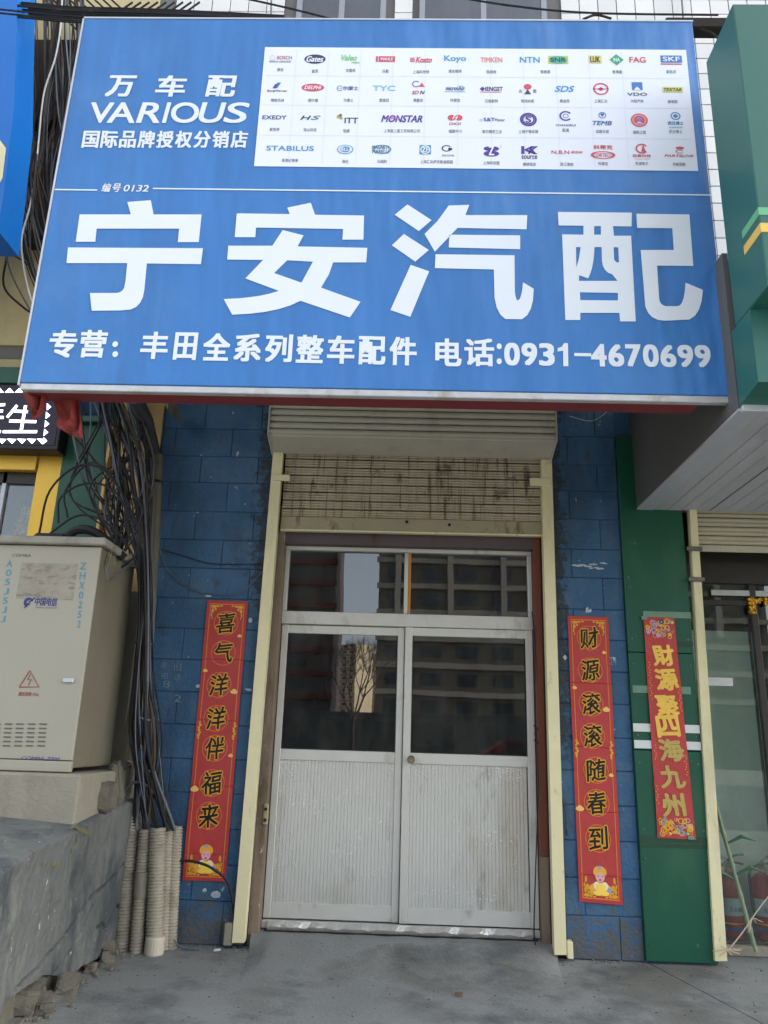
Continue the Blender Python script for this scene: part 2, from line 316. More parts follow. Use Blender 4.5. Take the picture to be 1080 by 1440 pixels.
b = N.new('ShaderNodeBump'); b.inputs['Strength'].default_value = .8; b.inputs['Distance'].default_value = .08; L.new(ma.outputs[0], b.inputs['Height']); L.new(b.outputs[0], N['Principled BSDF'].inputs['Normal'])

# ------------------------------------------------------------ ground
MB().add([(-1200, -1200, -.15), (1200, -1200, -.15), (1200, 1200, -.15), (-1200, 1200, -.15)], [(0, 1, 2, 3)]).build('ground', earth, kind='structure')
MB().add([(-300, -30, -.145), (300, -30, -.145), (300, -9.2, -.145), (-300, -9.2, -.145)], [(0, 1, 2, 3)]).build('road', asphalt, kind='structure')
pv = thing('pavement', None, None); tag(pv, kind='structure')
ja = (1.607, .05); jb = (1.607 + .228 * 8, -7.95); j0 = (1.607 - .06, .35)
MB().prism([(-14, .35, -.15), (j0[0] - .006, .35, -.15), (ja[0] - .006, .05, -.15), (jb[0] - .006, -8, -.15), (-14, -8, -.15)], (0, 0, .15)).build('slab', concrete, pv)
MB().prism([(j0[0] + .006, .35, -.15), (14, .35, -.15), (14, -8, -.15), (jb[0] + .006, -8, -.15), (ja[0] + .006, .05, -.15)], (0, 0, .149)).build('slab', concrete, pv)
B(-14, 14, -8.2, -8.01, -.15, 0.0, .01).build('kerb', plinthm, pv)
vs = []; n = 60
for i in range(n + 1):
    x = -.94 + 1.98 * i / n; k_ = .02 * noise.noise((x * 3, 0, 0))
    for yy, zz in ((-.85 + k_ * 3, -.01), (-.6 + k_ * 2, .006), (-.32 + k_, .034), (-.10 + k_ * .5, .066), (.0, .080), (.3, .088), (.3, -.01)): vs.append((x + (x - .03) * -.12 * max(0, -yy), yy, zz * (1 if yy > -.01 else min(1, (.99 - abs(x - .05)) / .12)) + (.006 * noise.noise((x * 7, yy * 9, 0)) if yy < .2 else 0)))
MB().add(vs, [(7 * i + k, 7 * i + 7 + k, 7 * i + 8 + k, 7 * i + 1 + k) for i in range(n) for k in range(6)] + [tuple(range(7)), tuple(range(7 * n, 7 * n + 7))]).build('door_step', concrete, kind='structure', smooth=True)

# ------------------------------------------------------------ our building: body, rooms, tiles, upstairs windows
bd = thing('apartment_building', 'white tiled apartment block above and behind the shop signs', 'building', (0, 0, 0))
B(-30, 34, .02, 13, 4.19, 22).build('upper_wall', grout, bd)
B(-30, 34, 4.0, 13, -.1, 4.18).build('back_wall', dark, bd)
for x0, x1 in ((-30, -5.6), (-2.66, -.985), (1.11, 2.06), (5.6, 34)): B(x0, x1, .004, .3, -.05, 4.185).build('ground_floor_wall', mortar if x0 > -3 else beige, bd)
for x0, x1 in ((-2.3, -2.2), (-1.1, -1.02), (1.14, 1.24)): B(x0, x1, .305, 3.99, -.05, 4.18).build('partition_wall', dark, bd)
B(-5.6, 5.6, .36, 3.99, -.05, .02).build('floor', dark, bd)
B(-.984, 1.109, .02, .3, 3.42, 4.185).build('lintel_wall', mortar, bd)
B(-5.6, -2.665, .02, .3, 3.32, 4.185).build('lintel_wall', beige, bd)
B(2.061, 5.6, .02, .3, 3.1, 4.185).build('lintel_wall', beige, bd)
tp = .171
tb = B(-.082, .082, -.006, .006, -.082, .082, .003).build('tile', tilem, bd, origin=(0, 0, 0))
first = True; nt_ = 0; rest = MB()
wins = [(P(418, 10).x, P(543, 10).x, 7.3, 8.9), (P(590, 10).x, P(768, 10).x, 7.3, 8.9), (-1.0 - 6, -1.0 - 4.6, 7.3, 8.9), (5.2, 6.6, 7.3, 8.9)]
ix = -26
for i in range(-30, 44):
    x = .05 + i * tp
    for j in range(0, 34):
        z = 4.29 + j * tp
        if any(a - .05 < x < b_ + .05 and c - .05 < z < d_ + .05 for a, b_, c, d_ in wins): continue
        if x < -2.3 : continue                      # beige bay left of the tiled bay
        seen = (z > 7.45 and z < 8.25 and -1.9 < x < 3.5) or (1.9 < x < 3.0 and 4.4 < z < 8.2)
        if seen and nt_ < 300:
            pos = (x, 0, z)
            if first: tb.location = Vector(pos); first = False
            else: copyat(tb, bd, pos, rot=(rnd.uniform(-.006, .006), 0, rnd.uniform(-.006, .006)))
            nt_ += 1
        elif z < 9.6: rest.box(x - .082, x + .082, -.006, .006, z - .082, z + .082)
rest.build('tile_field', tilem, bd, kind='stuff')
B(-8, -2.42, -.006, .019, 4.3, 9.6).build('beige_bay', beige, bd)
frame_m = M('grey window frame', S(150, 155, 160), .4, metal=.3, var=.05)
curtain = M('grey curtain', S(120, 145, 150), .9, var=.1, vs=4, stretch=(5, 1, 1))
for a, b_, c, d_ in wins:
    fr = MB(); fr.box(a, b_, -.03, .018, c, c + .06); fr.box(a, b_, -.03, .018, d_ - .06, d_)
    for xx in (a, b_ - .05, (a + b_) / 2 - .02): fr.box(xx, xx + .05, -.028, .017, c + .061, d_ - .061)
    wf = fr.build('window', frame_m, bd)
    B(a + .05, b_ - .05, -.008, -.003, c + .061, d_ - .061).build('pane', glassup, wf)
    cu = MB(); n = 26
    vs = []
    for i in range(n + 1):
        xx = a + .06 + (b_ - a - .12) * i / n; vs += [(xx, .004 + .008 * (i % 2), c + .07), (xx, .004 + .008 * (i % 2), d_ - .07)]
    cu.add(vs, [(2 * i, 2 * i + 2, 2 * i + 3, 2 * i + 1) for i in range(n)]); cu.build('curtain', curtain, wf)
B(-2.2, 1.69, -1.45, .0, 4.06, 4.18).build('added_shade_slab', render_m, bd)  # slab added behind the sign to shade the top of the blue wall


# ------------------------------------------------------------ blue block pillars
bluepaint_b = bluepaint.copy(); bluepaint_b.name = 'worn blue wall paint right'
edge_mould(bluepaint, -1.24, -1.0, 2.0); edge_mould(bluepaint_b, 1.26, 1.10, 1.0)
def blocks(name, label, x0, x1, offs):
    t = thing(name, label, 'wall', ((x0 + x1) / 2, 0, 0)); z = .004; k = 0; L_ = .445
    zs = [.042 + .2225 * i + rnd.uniform(-.006, .006) for i in range(0, 19)]
    edges = [.004] + zs[1:]
    for i in range(len(edges) - 1):
        za, zb = edges[i] + .0022, edges[i + 1] - .0022
        x = x0 - offs[i % 2]
        while x < x1:
            a = max(x0, x + .0018); b_ = min(x1, x + L_ - .0018)
            if b_ - a > .05:
                j = rnd.uniform(-.003, .003)
                B(a, b_, -.004 + j, .03, za, zb, .0035).build('block', bluepaint if x0 < 0 else bluepaint_b, t)
            x += L_
    return t
blocks('block_pillar', 'blue painted block wall pillar left of the shop door, wider of the two', -1.905, -1.0, (.12, .34))
blocks('block_pillar', 'narrow blue painted block wall pillar between shop door and green pillar', 1.105, 1.597, (.1, .32))

# ------------------------------------------------------------ roller shutter with its posts and box
rs = thing('roller_shutter', 'rolled up cream roller shutter stained with rust above the aluminium door', 'shutter', (0, -.05, 0))
def post(name, pts, y0, y1, parent, mat=cream):
    q = [P(u, v, y0) for u, v in pts]
    return MB().prism([Vector((p.x, y0, p.z)) for p in q], (0, y1 - y0, 0)).build(name, mat, parent)
post('guide_post', [(326, 1326), (343, 1326), (398, 636), (384, 636)], -.085, -.01, rs)
post('guide_post', [(780, 1343), (797, 1343), (776, 646), (761, 646)], -.085, -.01, rs)
for u0, u1, v0, v1 in ((384, 408, 668, 676), (745, 774, 673, 683)):
    a = P(u0, v1, -.09); c = P(u1, v0, -.09); B(a.x, c.x, -.1, -.086, a.z, c.z, .003).build('guide_bracket', cream, rs)
B(P(797.5, 1330, -.08).x, P(806, 1330, -.08).x, -.08, -.02, .02, .12, .005).build('post_foot', cream, rs)
B(P(313, 1330, -.08).x, P(325, 1330, -.08).x, -.08, -.02, .02, .15, .006).build('post_foot', plinthm, rs)
bx0, bx1 = P(377, 600, -.3).x, P(783, 600, -.3).x
z0 = 3.452; pr = MB(); h = .052
for i in range(11):
    za = z0 + i * h; m = MB(); n = 6; vs = []
    for k in range(n + 1):
        q = k / n; zz = za + .004 + (h - .008) * q; yy = -.292 - .012 * math.sin(math.pi * q) ** .6
        vs += [(bx0 + .012, yy, zz), (bx1 - .012, yy, zz)]
    vs += [(bx0 + .012, -.28, za + h - .004), (bx1 - .012, -.28, za + h - .004), (bx0 + .012, -.28, za + .004), (bx1 - .012, -.28, za + .004)]
    nn = len(vs) // 2
    m.add(vs, [(2 * k, 2 * k + 1, 2 * ((k + 1) % nn) + 1, 2 * ((k + 1) % nn)) for k in range(nn)] + [tuple(2 * k for k in range(nn)), tuple(2 * k + 1 for k in range(nn))])
    m.build('box_slat', shutbox, rs, smooth=False)
B(bx0 + .012, bx1 - .012, -.279, -.27, 3.44, 4.03).build('box_backing', darkgap, rs)
MB().prism([(bx0 + .012, -.295, 3.438), (bx0 + .012, -.300, 3.452), (bx0 + .012, -.27, 3.452), (bx0 + .012, -.07, 3.398), (bx0 + .012, -.07, 3.386)], (bx1 - bx0 - .024, 0, 0)).build('box_underside', shutbox, rs)
for xx in (bx0, bx1 - .011):
    MB().prism([(xx, -.315, 3.44), (xx, -.315, 4.03), (xx, -.005, 4.03), (xx, -.005, 3.38), (xx, -.08, 3.375)], (.011, 0, 0)).build('box_end_cap', shutbox, rs)
# curtain slats, each with three ribs
cx0, cx1 = -.925, 1.055; zt = 3.43; pit = .083; ntot = 8
zb_l, zb_r = P(400, 745, -.02).z, P(760, 753, -.02).z
for i in range(ntot):
    m = MB(); vs = []; prof = []
    for k in range(13):
        q = k / 12; prof.append((-.022 - .009 * abs(math.sin(math.pi * 3 * q)) ** .8 - .002, q))
    prof = [(-.012, -0.0)] + prof + [(-.012, 1.0)]
    for yy, q in prof:
        for s_ in (0, 1):
            bot = (zb_l, zb_r)[s_] + .10
            hh = (zt - bot) / ntot; zz = zt - (i + 1) * hh + .0045 + (hh - .009) * q
            vs.append(((cx0, cx1)[s_], yy, zz))
    nn = len(prof)
    m.add(vs, [(2 * k, 2 * k + 1, 2 * ((k + 1) % nn) + 1, 2 * ((k + 1) % nn)) for k in range(nn)] + [tuple(2 * k for k in range(nn)), tuple(2 * k + 1 for k in range(nn))])
    m.build('curtain_slat', shut, rs, smooth=False)
MB().prism([(cx0, -.010, zb_l + .05), (cx1, -.010, zb_r + .05), (cx1, -.010, zt + .02), (cx0, -.010, zt + .02)], (0, .008, 0)).build('curtain_backing', darkgap, rs)
MB().prism([(cx0, -.04, zb_l), (cx1, -.04, zb_r), (cx1, -.04, zb_r + .098), (cx0, -.04, zb_l + .098)], (0, .03, 0)).build('bottom_bar', M('bottom bar enamel', S(156, 146, 120), .5, var=.1, vs=6, dirt=[(S(96, 60, 36), .56, .64, 11, (1, 1, .3), .7), (S(120, 116, 112), .6, .66, 7, (1, 1, 1), .7)]), rs)
MB().prism([(cx0, -.05, zb_l - .012), (cx1, -.05, zb_r - .012), (cx1, -.05, zb_r - .001), (cx0, -.05, zb_l - .001)], (0, .045, 0)).build('bottom_lip', cream, rs)
for u, v in ((572, 734), (632, 738)): MB().lathe([(.012, 0), (.012, .004)], P(u, v, -.041), (0, -1, 0), 10).build('screw_hole', darkgap, rs)

# ------------------------------------------------------------ aluminium double door with transom
YD = .13
dr = thing('double_door', 'aluminium double door with dark glass above dented ribbed panels', 'door', (.03, YD, .08))
def pxbox(u0, v0, u1, v1, y0, y1, bev=.003):
    a = P(u0, (v0 + v1) / 2, y0); c = P(u1, (v0 + v1) / 2, y0); t_ = P((u0 + u1) / 2, v0, y0); d_ = P((u0 + u1) / 2, v1, y0)
    return B(a.x, c.x, y0, y1, d_.z, t_.z, bev)
xl, xr, xc = -.895, .955, .035
B(xl - .075, xl - .001, .02, .2, .0, 3.0, .004).build('jamb', jambm, dr)
B(xr + .001, xr + .055, .02, .2, .6, 3.0, .004).build('timber_jamb', brown, dr)
B(xr + .001, xr + .055, .02, .2, .0, .599, .004).build('jamb', jambm, dr)
B(xr + .056, xr + .15, .012, .2, .0, 3.0, .004).build('jamb', darkgap, dr)
zsill = .16; zbar0, zbar1 = P(570, 882, YD).z, P(570, 864, YD).z; ztop = P(570, 778, YD).z
B(xl, xr, YD - .03, YD + .05, zbar0, zbar1, .004).build('transom_bar', alu, dr)
B(xl, xr, YD - .032, YD + .05, ztop, ztop + .03, .003).build('head_rail', alu, dr)
for a in (xl, xr - .03): B(a, a + .03, YD - .028, YD + .05, zbar1 + .001, ztop - .001, .003).build('side_rail', alu, dr)
B(xc - .03, xc - .001, YD - .024, YD + .05, zbar1 + .001, ztop - .001, .003).build('transom_mullion', alu, dr)
B(xc, xc + .02, YD - .016, YD + .04, zbar1 + .001, ztop - .001, .002).build('sealant_strip', amber, dr)
for a, c in ((xl + .031, xc - .031), (xc + .021, xr - .031)): B(a, c, YD + .005, YD + .011, zbar1 + .001, ztop - .001).build('transom_pane', glass, dr)
MB().prism([(xl - .07, .03, ztop + .031), (xr + .06, .03, ztop + .031), (xr + .06, .03, 2.99), (xl - .07, .03, 2.99)], (0, .1, 0)).build('lintel_panel', lintelm, dr)
B(xl, xr, YD - .02, YD + .06, .09, zsill - .02, .004).build('sill', alu, dr)
def leaf(x0, x1, y, sl, sr):
    lf = B(x0, x0 + sl, y, y + .035, zsill - .012, zbar0 - .002, .004)
    lf.box(x1 - sr, x1, y, y + .035, zsill - .012, zbar0 - .002, .004)
    zg0, zg1 = 1.235, 2.075
    lf.box(x0 + sl, x1 - sr, y + .002, y + .033, zbar0 - .065, zbar0 - .004, .003)
    lf.box(x0 + sl, x1 - sr, y + .002, y + .033, zg0 - .075, zg0, .003)
    lf.box(x0 + sl, x1 - sr, y + .002, y + .033, zsill - .01, zsill + .085, .003)
    o = lf.build('door_leaf', alu, dr)
    B(x0 + sl - .005, x1 - sr + .005, y + .014, y + .020, zg0 - .004, zbar0 - .061).build('pane', glass, o)
    g_ = MB()
    for s_ in (x0 + sl, x1 - sr - .006): g_.box(s_, s_ + .006, y + .0005, y + .012, zg0, zbar0 - .065)
    g_.box(x0 + sl, x1 - sr, y + .0005, y + .012, zg0, zg0 + .006); g_.build('gasket', blackm, o)
    vs = []; n = 0; x = x0 + sl - .002; z0_, z1_ = zsill + .08, zg0 - .07; pts = []
    while x < x1 - sr:
        pts += [(x, .012), (x + .0025, .0155), (x + .005, .012)]; x += .0245
    for px_, py_ in pts: vs += [(px_, y + py_, z0_), (px_, y + py_, z1_)]
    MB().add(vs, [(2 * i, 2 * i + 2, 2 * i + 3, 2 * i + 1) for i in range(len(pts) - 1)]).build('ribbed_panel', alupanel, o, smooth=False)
    return o
la = leaf(xl + .004, xc - .018, YD - .002, .05, .05)
lb = leaf(xc - .014, xr - .004, YD - .028, .056, .056)
kp = P(578, 1068, YD - .028)
MB().lathe([(.027, 0), (.027, .006), (.02, .01), (.014, .014), (.014, .03), (.024, .036), (.026, .05), (.02, .056), (.006, .058)], kp, (0, -1, 0), 20).build('knob', M('brass knob', S(150, 140, 120), .25, metal=.9), lb, smooth=True)
p_ = P(374, 1145, .02)
lk = B(p_.x - .018, p_.x + .018, .0, .018, p_.z - .07, p_.z + .07, .008).build('lock_plate', M('dull bronze', S(150, 142, 112), .5, metal=.3), dr)
MB().lathe([(.011, 0), (.011, .01)], (p_.x, 0, p_.z + .035), (0, -1, 0), 12).build('lock_cylinder', darkgap, lk)
MB().lathe([(.011, 0), (.011, .01)], (p_.x, 0, p_.z - .035), (0, -1, 0), 12).build('lock_cylinder', darkgap, lk)
# crumpled foil under the sliding leaves
m = MB(); n = 60; vs = []
for i in range(n + 1):
    x = -.85 + 1.75 * i / n; a = .02 * noise.noise((x * 9, 0, 3)); vs += [(x, YD - .05 + a, .088), (x, YD - .06 + a * 1.5, .11 + .02 * noise.noise((x * 14, 2, 0))), (x, YD - .03, .14)]
m.add(vs, [(3 * i + k, 3 * i + 3 + k, 3 * i + 4 + k, 3 * i + 1 + k) for i in range(n) for k in (0, 1)]); m.build('weather_strip', M('crumpled foil', S(205, 203, 195), .35, metal=.6, var=.1, vs=20, bump=.4, bs=30), dr)

B(-.87, .93, YD - .066, YD - .02, .078, .0895).build('sill_contact_line', darkgap, dr)  # dark contact line laid under the door along the sill
# things dimly behind the door glass
sh = thing('shelf_rack', 'dim metal shelf rack standing behind the dark door glass', 'shelf', (.2, 2.6, .02))
for x in (-.8, 1.0): B(x, x + .04, 2.4, 2.44, .02, 2.6).build('upright', steel, sh)
for z in (.5, 1.0, 1.5, 2.0, 2.5): B(-.8, 1.04, 2.45, 2.85, z, z + .03).build('shelf', steel, sh)

# ------------------------------------------------------------ the big blue shop sign
YS = -1.74
sx0, sx1 = -2.14, 1.742; sz0, sz1 = 3.141, 5.722
sg = thing('shop_sign', 'large blue shop sign with white lettering hung above the shutter', 'sign', (-.2, YS + .08, sz0))
B(sx0, sx1, YS, YS + .03, sz0 + .006, sz1, .004).build('banner_face', banner, sg)
B(sx0 + .002, sx1 - .004, YS + .004, YS + .045, sz0 - .034, sz0 + .005, .004).build('bottom_edge_strip', M('dented silver edge', S(196, 198, 200), .4, metal=.4, var=.12, vs=8, bump=.3, bs=12, dirt=[(S(150, 130, 90), .55, .7, 6, (1, 1, 1), .6)]), sg)
B(sx0 + .03, sx1 - .16, YS + .046, YS + .17, sz0 - .03, sz0 + .03, .006).build('bottom_hem', backred, sg)
for x in (sx0 + .01, sx1 - .05): B(x, x + .04, YS + .031, YS + .17, sz0 + .031, sz1 - .01, .003).build('side_frame', M('pale sign frame', S(175, 178, 180), .5, metal=.3) if x < 0 else trimw, sg)
B(sx0 + .01, sx1 - .01, YS + .031, YS + .17, sz1 - .04, sz1 - .001, .003).build('top_frame', trimw, sg)
B(sx0 + .05, sx1 - .05, YS + .12, YS + .135, sz0 + .05, sz1 - .05).build('backing_sheet', greyside, sg)
B(sx0 - .004, sx1 + .004, YS - .003, YS + .03, sz1 + .001, sz1 + .012).build('top_cap_strip', trimw, sg)
B(sx0 - .012, sx0 - .001, YS - .002, YS + .04, sz0 - .01, sz1).build('left_cap_strip', trimw, sg)
for i, (x, z) in enumerate([(-1.9, 5.4), (-.6, 5.4), (.7, 5.4), (1.6, 5.4), (-1.9, 4.2), (1.6, 4.2)]):
    MB().tube([(x, YS + .17, z), (x, -.01, z)], .02, 8).build('wall_strut', steel, sg)
YL = YS - .003
def zx(ox, oy, s, pts): return [(lambda p: (p.x, p.z))(P(ox + x / s, oy + y / s, YL)) for x, y in pts]
def curve3(a, b_, c, n=5):                          # small quadratic arc of pixel points
    return [((1 - t) ** 2 * a[0] + 2 * t * (1 - t) * b_[0] + t * t * c[0], (1 - t) ** 2 * a[1] + 2 * t * (1 - t) * b_[1] + t * t * c[1]) for t in [i / n for i in range(1, n)]]
big = {
 'ning': (0, [[(224, 103), (368, 103), (358, 68), (424, 63), (432, 103), (567, 103), (559, 181), (500, 181), (504, 143), (272, 143), (268, 180), (213, 180)],
   [(191, 196), (571, 198), (565, 243), (413, 241), (406, 315)] + curve3((406, 315), (400, 372), (350, 373)) + [(340, 373), (258, 374), (253, 324), (320, 324)] + curve3((320, 324), (348, 326), (352, 300)) + [(353, 290), (358, 240), (187, 240)]]),
 'an': (0, [[(666, 100), (815, 102), (808, 84), (874, 70), (886, 104), (1024, 106), (1022, 174), (963, 174), (965, 144), (720, 140), (718, 167), (660, 167)],
   [(642, 191), (766, 191), (795, 147), (854, 162), (837, 193), (1033, 197), (1030, 238), (937, 238), (925, 272), (903, 309), (1014, 349), (984, 393), (845, 346)] + curve3((845, 346), (780, 382), (653, 385)) + [(653, 385), (629, 341)] + curve3((629, 341), (730, 338), (784, 318)) + [(784, 318), (690, 283), (740, 231), (639, 230)],
   [(808, 232), (880, 236), (848, 295), (771, 268)]]),
 'qi': (540, [[(66, 75), (134, 119), (98, 150), (30, 104)], [(56, 158), (126, 203), (88, 236), (22, 190)], [(75, 245), (127, 263), (74, 391), (18, 372)],
   [(182, 78), (240, 76), (229, 105), (403, 105), (401, 145), (207, 141), (143, 208), (114, 158), (150, 122)],
   [(184, 160), (383, 162), (383, 201), (182, 196)],
   [(145, 215), (367, 218), (368, 320)] + curve3((368, 320), (370, 345), (378, 347)) + curve3((378, 347), (388, 335), (391, 294)) + [(391, 294), (421, 312)] + curve3((421, 312), (421, 400), (370, 402)) + curve3((360, 402), (308, 400), (309, 300)) + [(309, 258), (143, 254)]]),
 'pei': (540, [[(489, 96), (697, 98), (696, 137), (644, 136), (647, 163), (695, 163), (708, 404), (664, 404), (662, 380), (552, 380), (552, 400), (510, 400), (501, 159), (561, 160), (561, 135), (491, 134)],
   [(591, 136), (610, 136), (610, 160), (591, 160)], [(540, 195), (553, 195), (548, 228), (541, 252)],
   [(592, 195), (612, 195), (613, 235)] + curve3((613, 235), (618, 274), (656, 273)) + [(657, 290), (548, 290), (549, 274), (574, 283)] + curve3((574, 283), (590, 255), (592, 195)),
   [(646, 195), (659, 196), (661, 238), (654, 238), (647, 230)], [(551, 322), (658, 324), (658, 345), (552, 344)],
   [(710, 101), (859, 103), (870, 248), (768, 247), (774, 340)] + curve3((774, 340), (776, 362), (802, 362)) + [(825, 361)] + curve3((825, 361), (845, 362), (848, 295)) + [(848, 295), (897, 315)] + curve3((897, 315), (893, 402), (840, 402)) + [(790, 402)] + curve3((790, 402), (736, 402), (731, 340)) + [(722, 203), (815, 203), (811, 142), (712, 141)]]),
}
for k, (ox, loops) in big.items():
    vs, fs = outline([zx(ox, 250, 2, lp) for lp in loops])
    MB().add([(x, YL, z) for x, z in vs], fs).build('large_character', white_print, sg)
def chars(items, v0=None, v1=None, name='character', mat=white_print, **k):
    for ch, a, b_, c, d_ in items:
        textpx(MB_ := MB(), ch, a, c, b_, d_, YL, **k).build(name, mat, sg)
def line(txt, spans, v0, v1, name='lettering', bold=.03, mat=white_print, **k):   # characters, each fitted to its own seen box
    m = MB()
    for ch, (u0, u1) in zip(txt, spans): textpx(m, ch, u0, v0, u1, v1, YL, bold=bold, res=4, **k)
    return m.build(name, mat, sg)
m = MB(); sp = lambda u0, u1, n, f_: [(u0 + (u1 - u0) * i / n, u0 + (u1 - u0) * i / n + (u1 - u0) / n * f_) for i in range(n)]
for ch, a, b_, v0, v1 in [('专', 69, 108, 464, 503), ('营', 112, 150, 464, 503)]: chars([(ch, a, b_, v0, v1)], bold=.032)
for vv in (484, 498): disc(m, *(lambda p: (p.x, p.z))(P(162, vv, YL)), YL, .016, .018)
for i, ch in enumerate('丰田全系列整车配件'):
    a = 198 + i * 43.7; tight = {'田': 3}.get(ch, 0)
    chars([(ch, a + tight, a + 38.5 - tight, 466.5 + i * .9, 505 + i * 1.1)], bold=.032, res=4)
m.build('colon', white_print, sg)
m = MB()
for ch, a, b_ in [('电', 612, 649), ('话', 653, 695)]: chars([(ch, a, b_, 476, 515)], bold=.032)
for vv in (487, 508): disc(m, *(lambda p: (p.x, p.z))(P(702, vv, YL)), YL, .014, .018)
for i, ch in enumerate('0931-4670699'):
    a = 709 + i * 24.4
    if ch == '-': chars([(ch, a + 1, a + 25, 496.5, 501)], name='dash', bold=0); continue
    if ch == '1':
        vs, fs = outline([zx(0, 0, 1, [(a + 2, 489.5), (a + 8, 487.5), (a + 11, 482.5), (a + 16.5, 482.5), (a + 17, 515), (a + 10, 515), (a + 9.6, 493), (a + 2, 494.5)])])
        MB().add([(x, YL, z) for x, z in vs], fs).build('digit', white_print, sg); continue
    o_ = 0; chars([(ch, a + o_, a + 22 - o_, 482 + i * .3, 514 + i * .25)], name='digit', bold=.045, res=6)
m.build('colon', white_print, sg)
m = MB()
for ch, a, b_ in [('万', 149, 191), ('车', 219, 262), ('配', 290, 332)]: chars([(ch, a, b_, 106, 136)], bold=.035, shear=.08)
for i, (ch, a, b_) in enumerate([('V', 126, 159), ('A', 152, 191), ('R', 193, 226), ('I', 229.5, 239), ('O', 240.5, 280), ('U', 280, 317), ('S', 315, 350)]): chars([(ch, a, b_, 144, 173)], name='letter', bold=.022, res=6, shear=.0 if ch in 'VAO' else .14)
m = MB()
for i, ch in enumerate('国际品牌授权分销店'):
    a = 116 + i * 26.1; chars([(ch, a, a + 23.5, 184, 208)], bold=.03)
m = MB(); textpx(m, '编', 143, 258, 156, 270, YL, bold=.02, shear=.15); textpx(m, '号', 158, 258, 170, 270, YL, bold=.02, shear=.15); textpx(m, '0132', 174, 260, 209, 269.5, YL, bold=.02, shear=.15)
for u0, u1 in ((77, 137), (215, 1002)):
    a = P(u0, 266 if u0 < 100 else 264.5, YL); c = P(u1, 266 if u0 < 100 else 275, YL); rect(m, a.x, c.x, a.z - .007, a.z + .002, YL)
m.build('number_line', white_print, sg)
# white panel of part makers' marks
pa = P(369, 66, YL); pb = P(982, 240, YL); pc = P(355, 232, YL)
px0, px1 = pc.x + .01, P(982, 240, YL).x; pz0, pz1 = P(668, 237, YL).z, P(660, 68, YL).z
m = MB(); rect(m, px0, px1, pz0, pz1, YL + .0005); logop = m.build('logo_panel', M('white print panel', S(226, 232, 244), .45, var=.02, bump=0), sg)
m = MB()                                            # faint grid on it
gm = M('pale grid print', S(212, 220, 236), .5, var=0, bump=0)
for i in range(1, 12): x = px0 + (px1 - px0) * i / 13; rect(m, x, x + .003, pz0 + .02, pz1 - .02, YL - .0002)
for i in range(1, 4): z = pz0 + (pz1 - pz0) * i / 4; rect(m, px0 + .02, px1 - .02, z, z + .003, YL - .0003)
m.build('panel_grid', gm, logop)
inks = {}
def ink(c):
    if c not in inks: inks[c] = M('print ink %d' % len(inks), S(*c), .5, var=0, bump=0)
    return inks[c]
grey, navy, red, orange, green, cyan, blue, violet, olive = (120, 124, 135), (52, 60, 100), (205, 84, 100), (226, 150, 120), (88, 180, 150), (84, 160, 205), (66, 120, 190), (82, 62, 150), (196, 196, 90)
Y2, Y3, Y4 = YL - .0008, YL - .0016, YL - .0024
def lg(u, v, parts, cap=None, capu=None):           # one mark: a list of printed shapes about its centre pixel, and the caption below it
    per = {}
    for kind, c, du, dv, w_, h_, *x in parts:
        m = per.setdefault(c, MB()); lvl = x[1] if len(x) > 1 else 0; y = (Y2, Y3, Y4)[lvl]
        a = P(u + du - w_ / 2, v + dv, y); b_ = P(u + du + w_ / 2, v + dv, y); t_ = P(u + du, v + dv - h_ / 2, y).z; d_ = P(u + du, v + dv + h_ / 2, y).z
        cx, cz, rx, rz = (a.x + b_.x) / 2, (t_ + d_) / 2, (b_.x - a.x) / 2, (t_ - d_) / 2
        if kind == 'T': text(m, x[0], a.x, b_.x, d_, t_, y, bold=.025, res=3)
        if kind == 'I': text(m, x[0], a.x, b_.x, d_, t_, y, bold=.03, res=3, shear=.3)
        if kind == 'E': disc(m, cx, cz, y, rx, rz)
        if kind == 'O': disc(m, cx, cz, y, rx, rz, r0=.78)
        if kind == 'R': rect(m, a.x, b_.x, d_, t_, y)
        if kind == 'D': m.add([(a.x, y, cz), (cx, y, d_), (b_.x, y, cz), (cx, y, t_)], [(0, 1, 2, 3)])
        if kind == 'A': m.add([(a.x, y, d_), (b_.x, y, d_), (cx, y, t_)], [(0, 1, 2)])
        if kind == 'C': disc(m, cx, cz, y, rx, rz, r0=.72, a0=.6, a1=5.6)
        if kind == 'Z': m.add([(a.x, y, d_), (cx, y, d_), (b_.x, y, t_), (cx, y, t_)], [(0, 1, 2, 3)])
    if cap:
        m = per.setdefault((96, 100, 112), MB()); cu = capu or u; n = len(cap); hw = n * 2.3
        textpx(m, cap, cu - hw, v + 14.5, cu + hw, v + 19.5, Y2, bold=.005, res=1)
    ks = list(per)
    o = per[ks[0]].build('logo', ink(ks[0]), logop)
    for k in ks[1:]:                                # further inks joined as material slots of the same print
        me = o.data; me.materials.append(ink(k)); bm = bmesh.new(); bm.from_mesh(me); c0 = org[o.name]
        q = [bm.verts.new(p - c0) for p in per[k].v]
        for f in per[k].f:
            try: fc = bm.faces.new([q[i] for i in f]); fc.material_index = len(me.materials) - 1
            except ValueError: pass
        bm.to_mesh(me); bm.free()
white = (228, 234, 244)
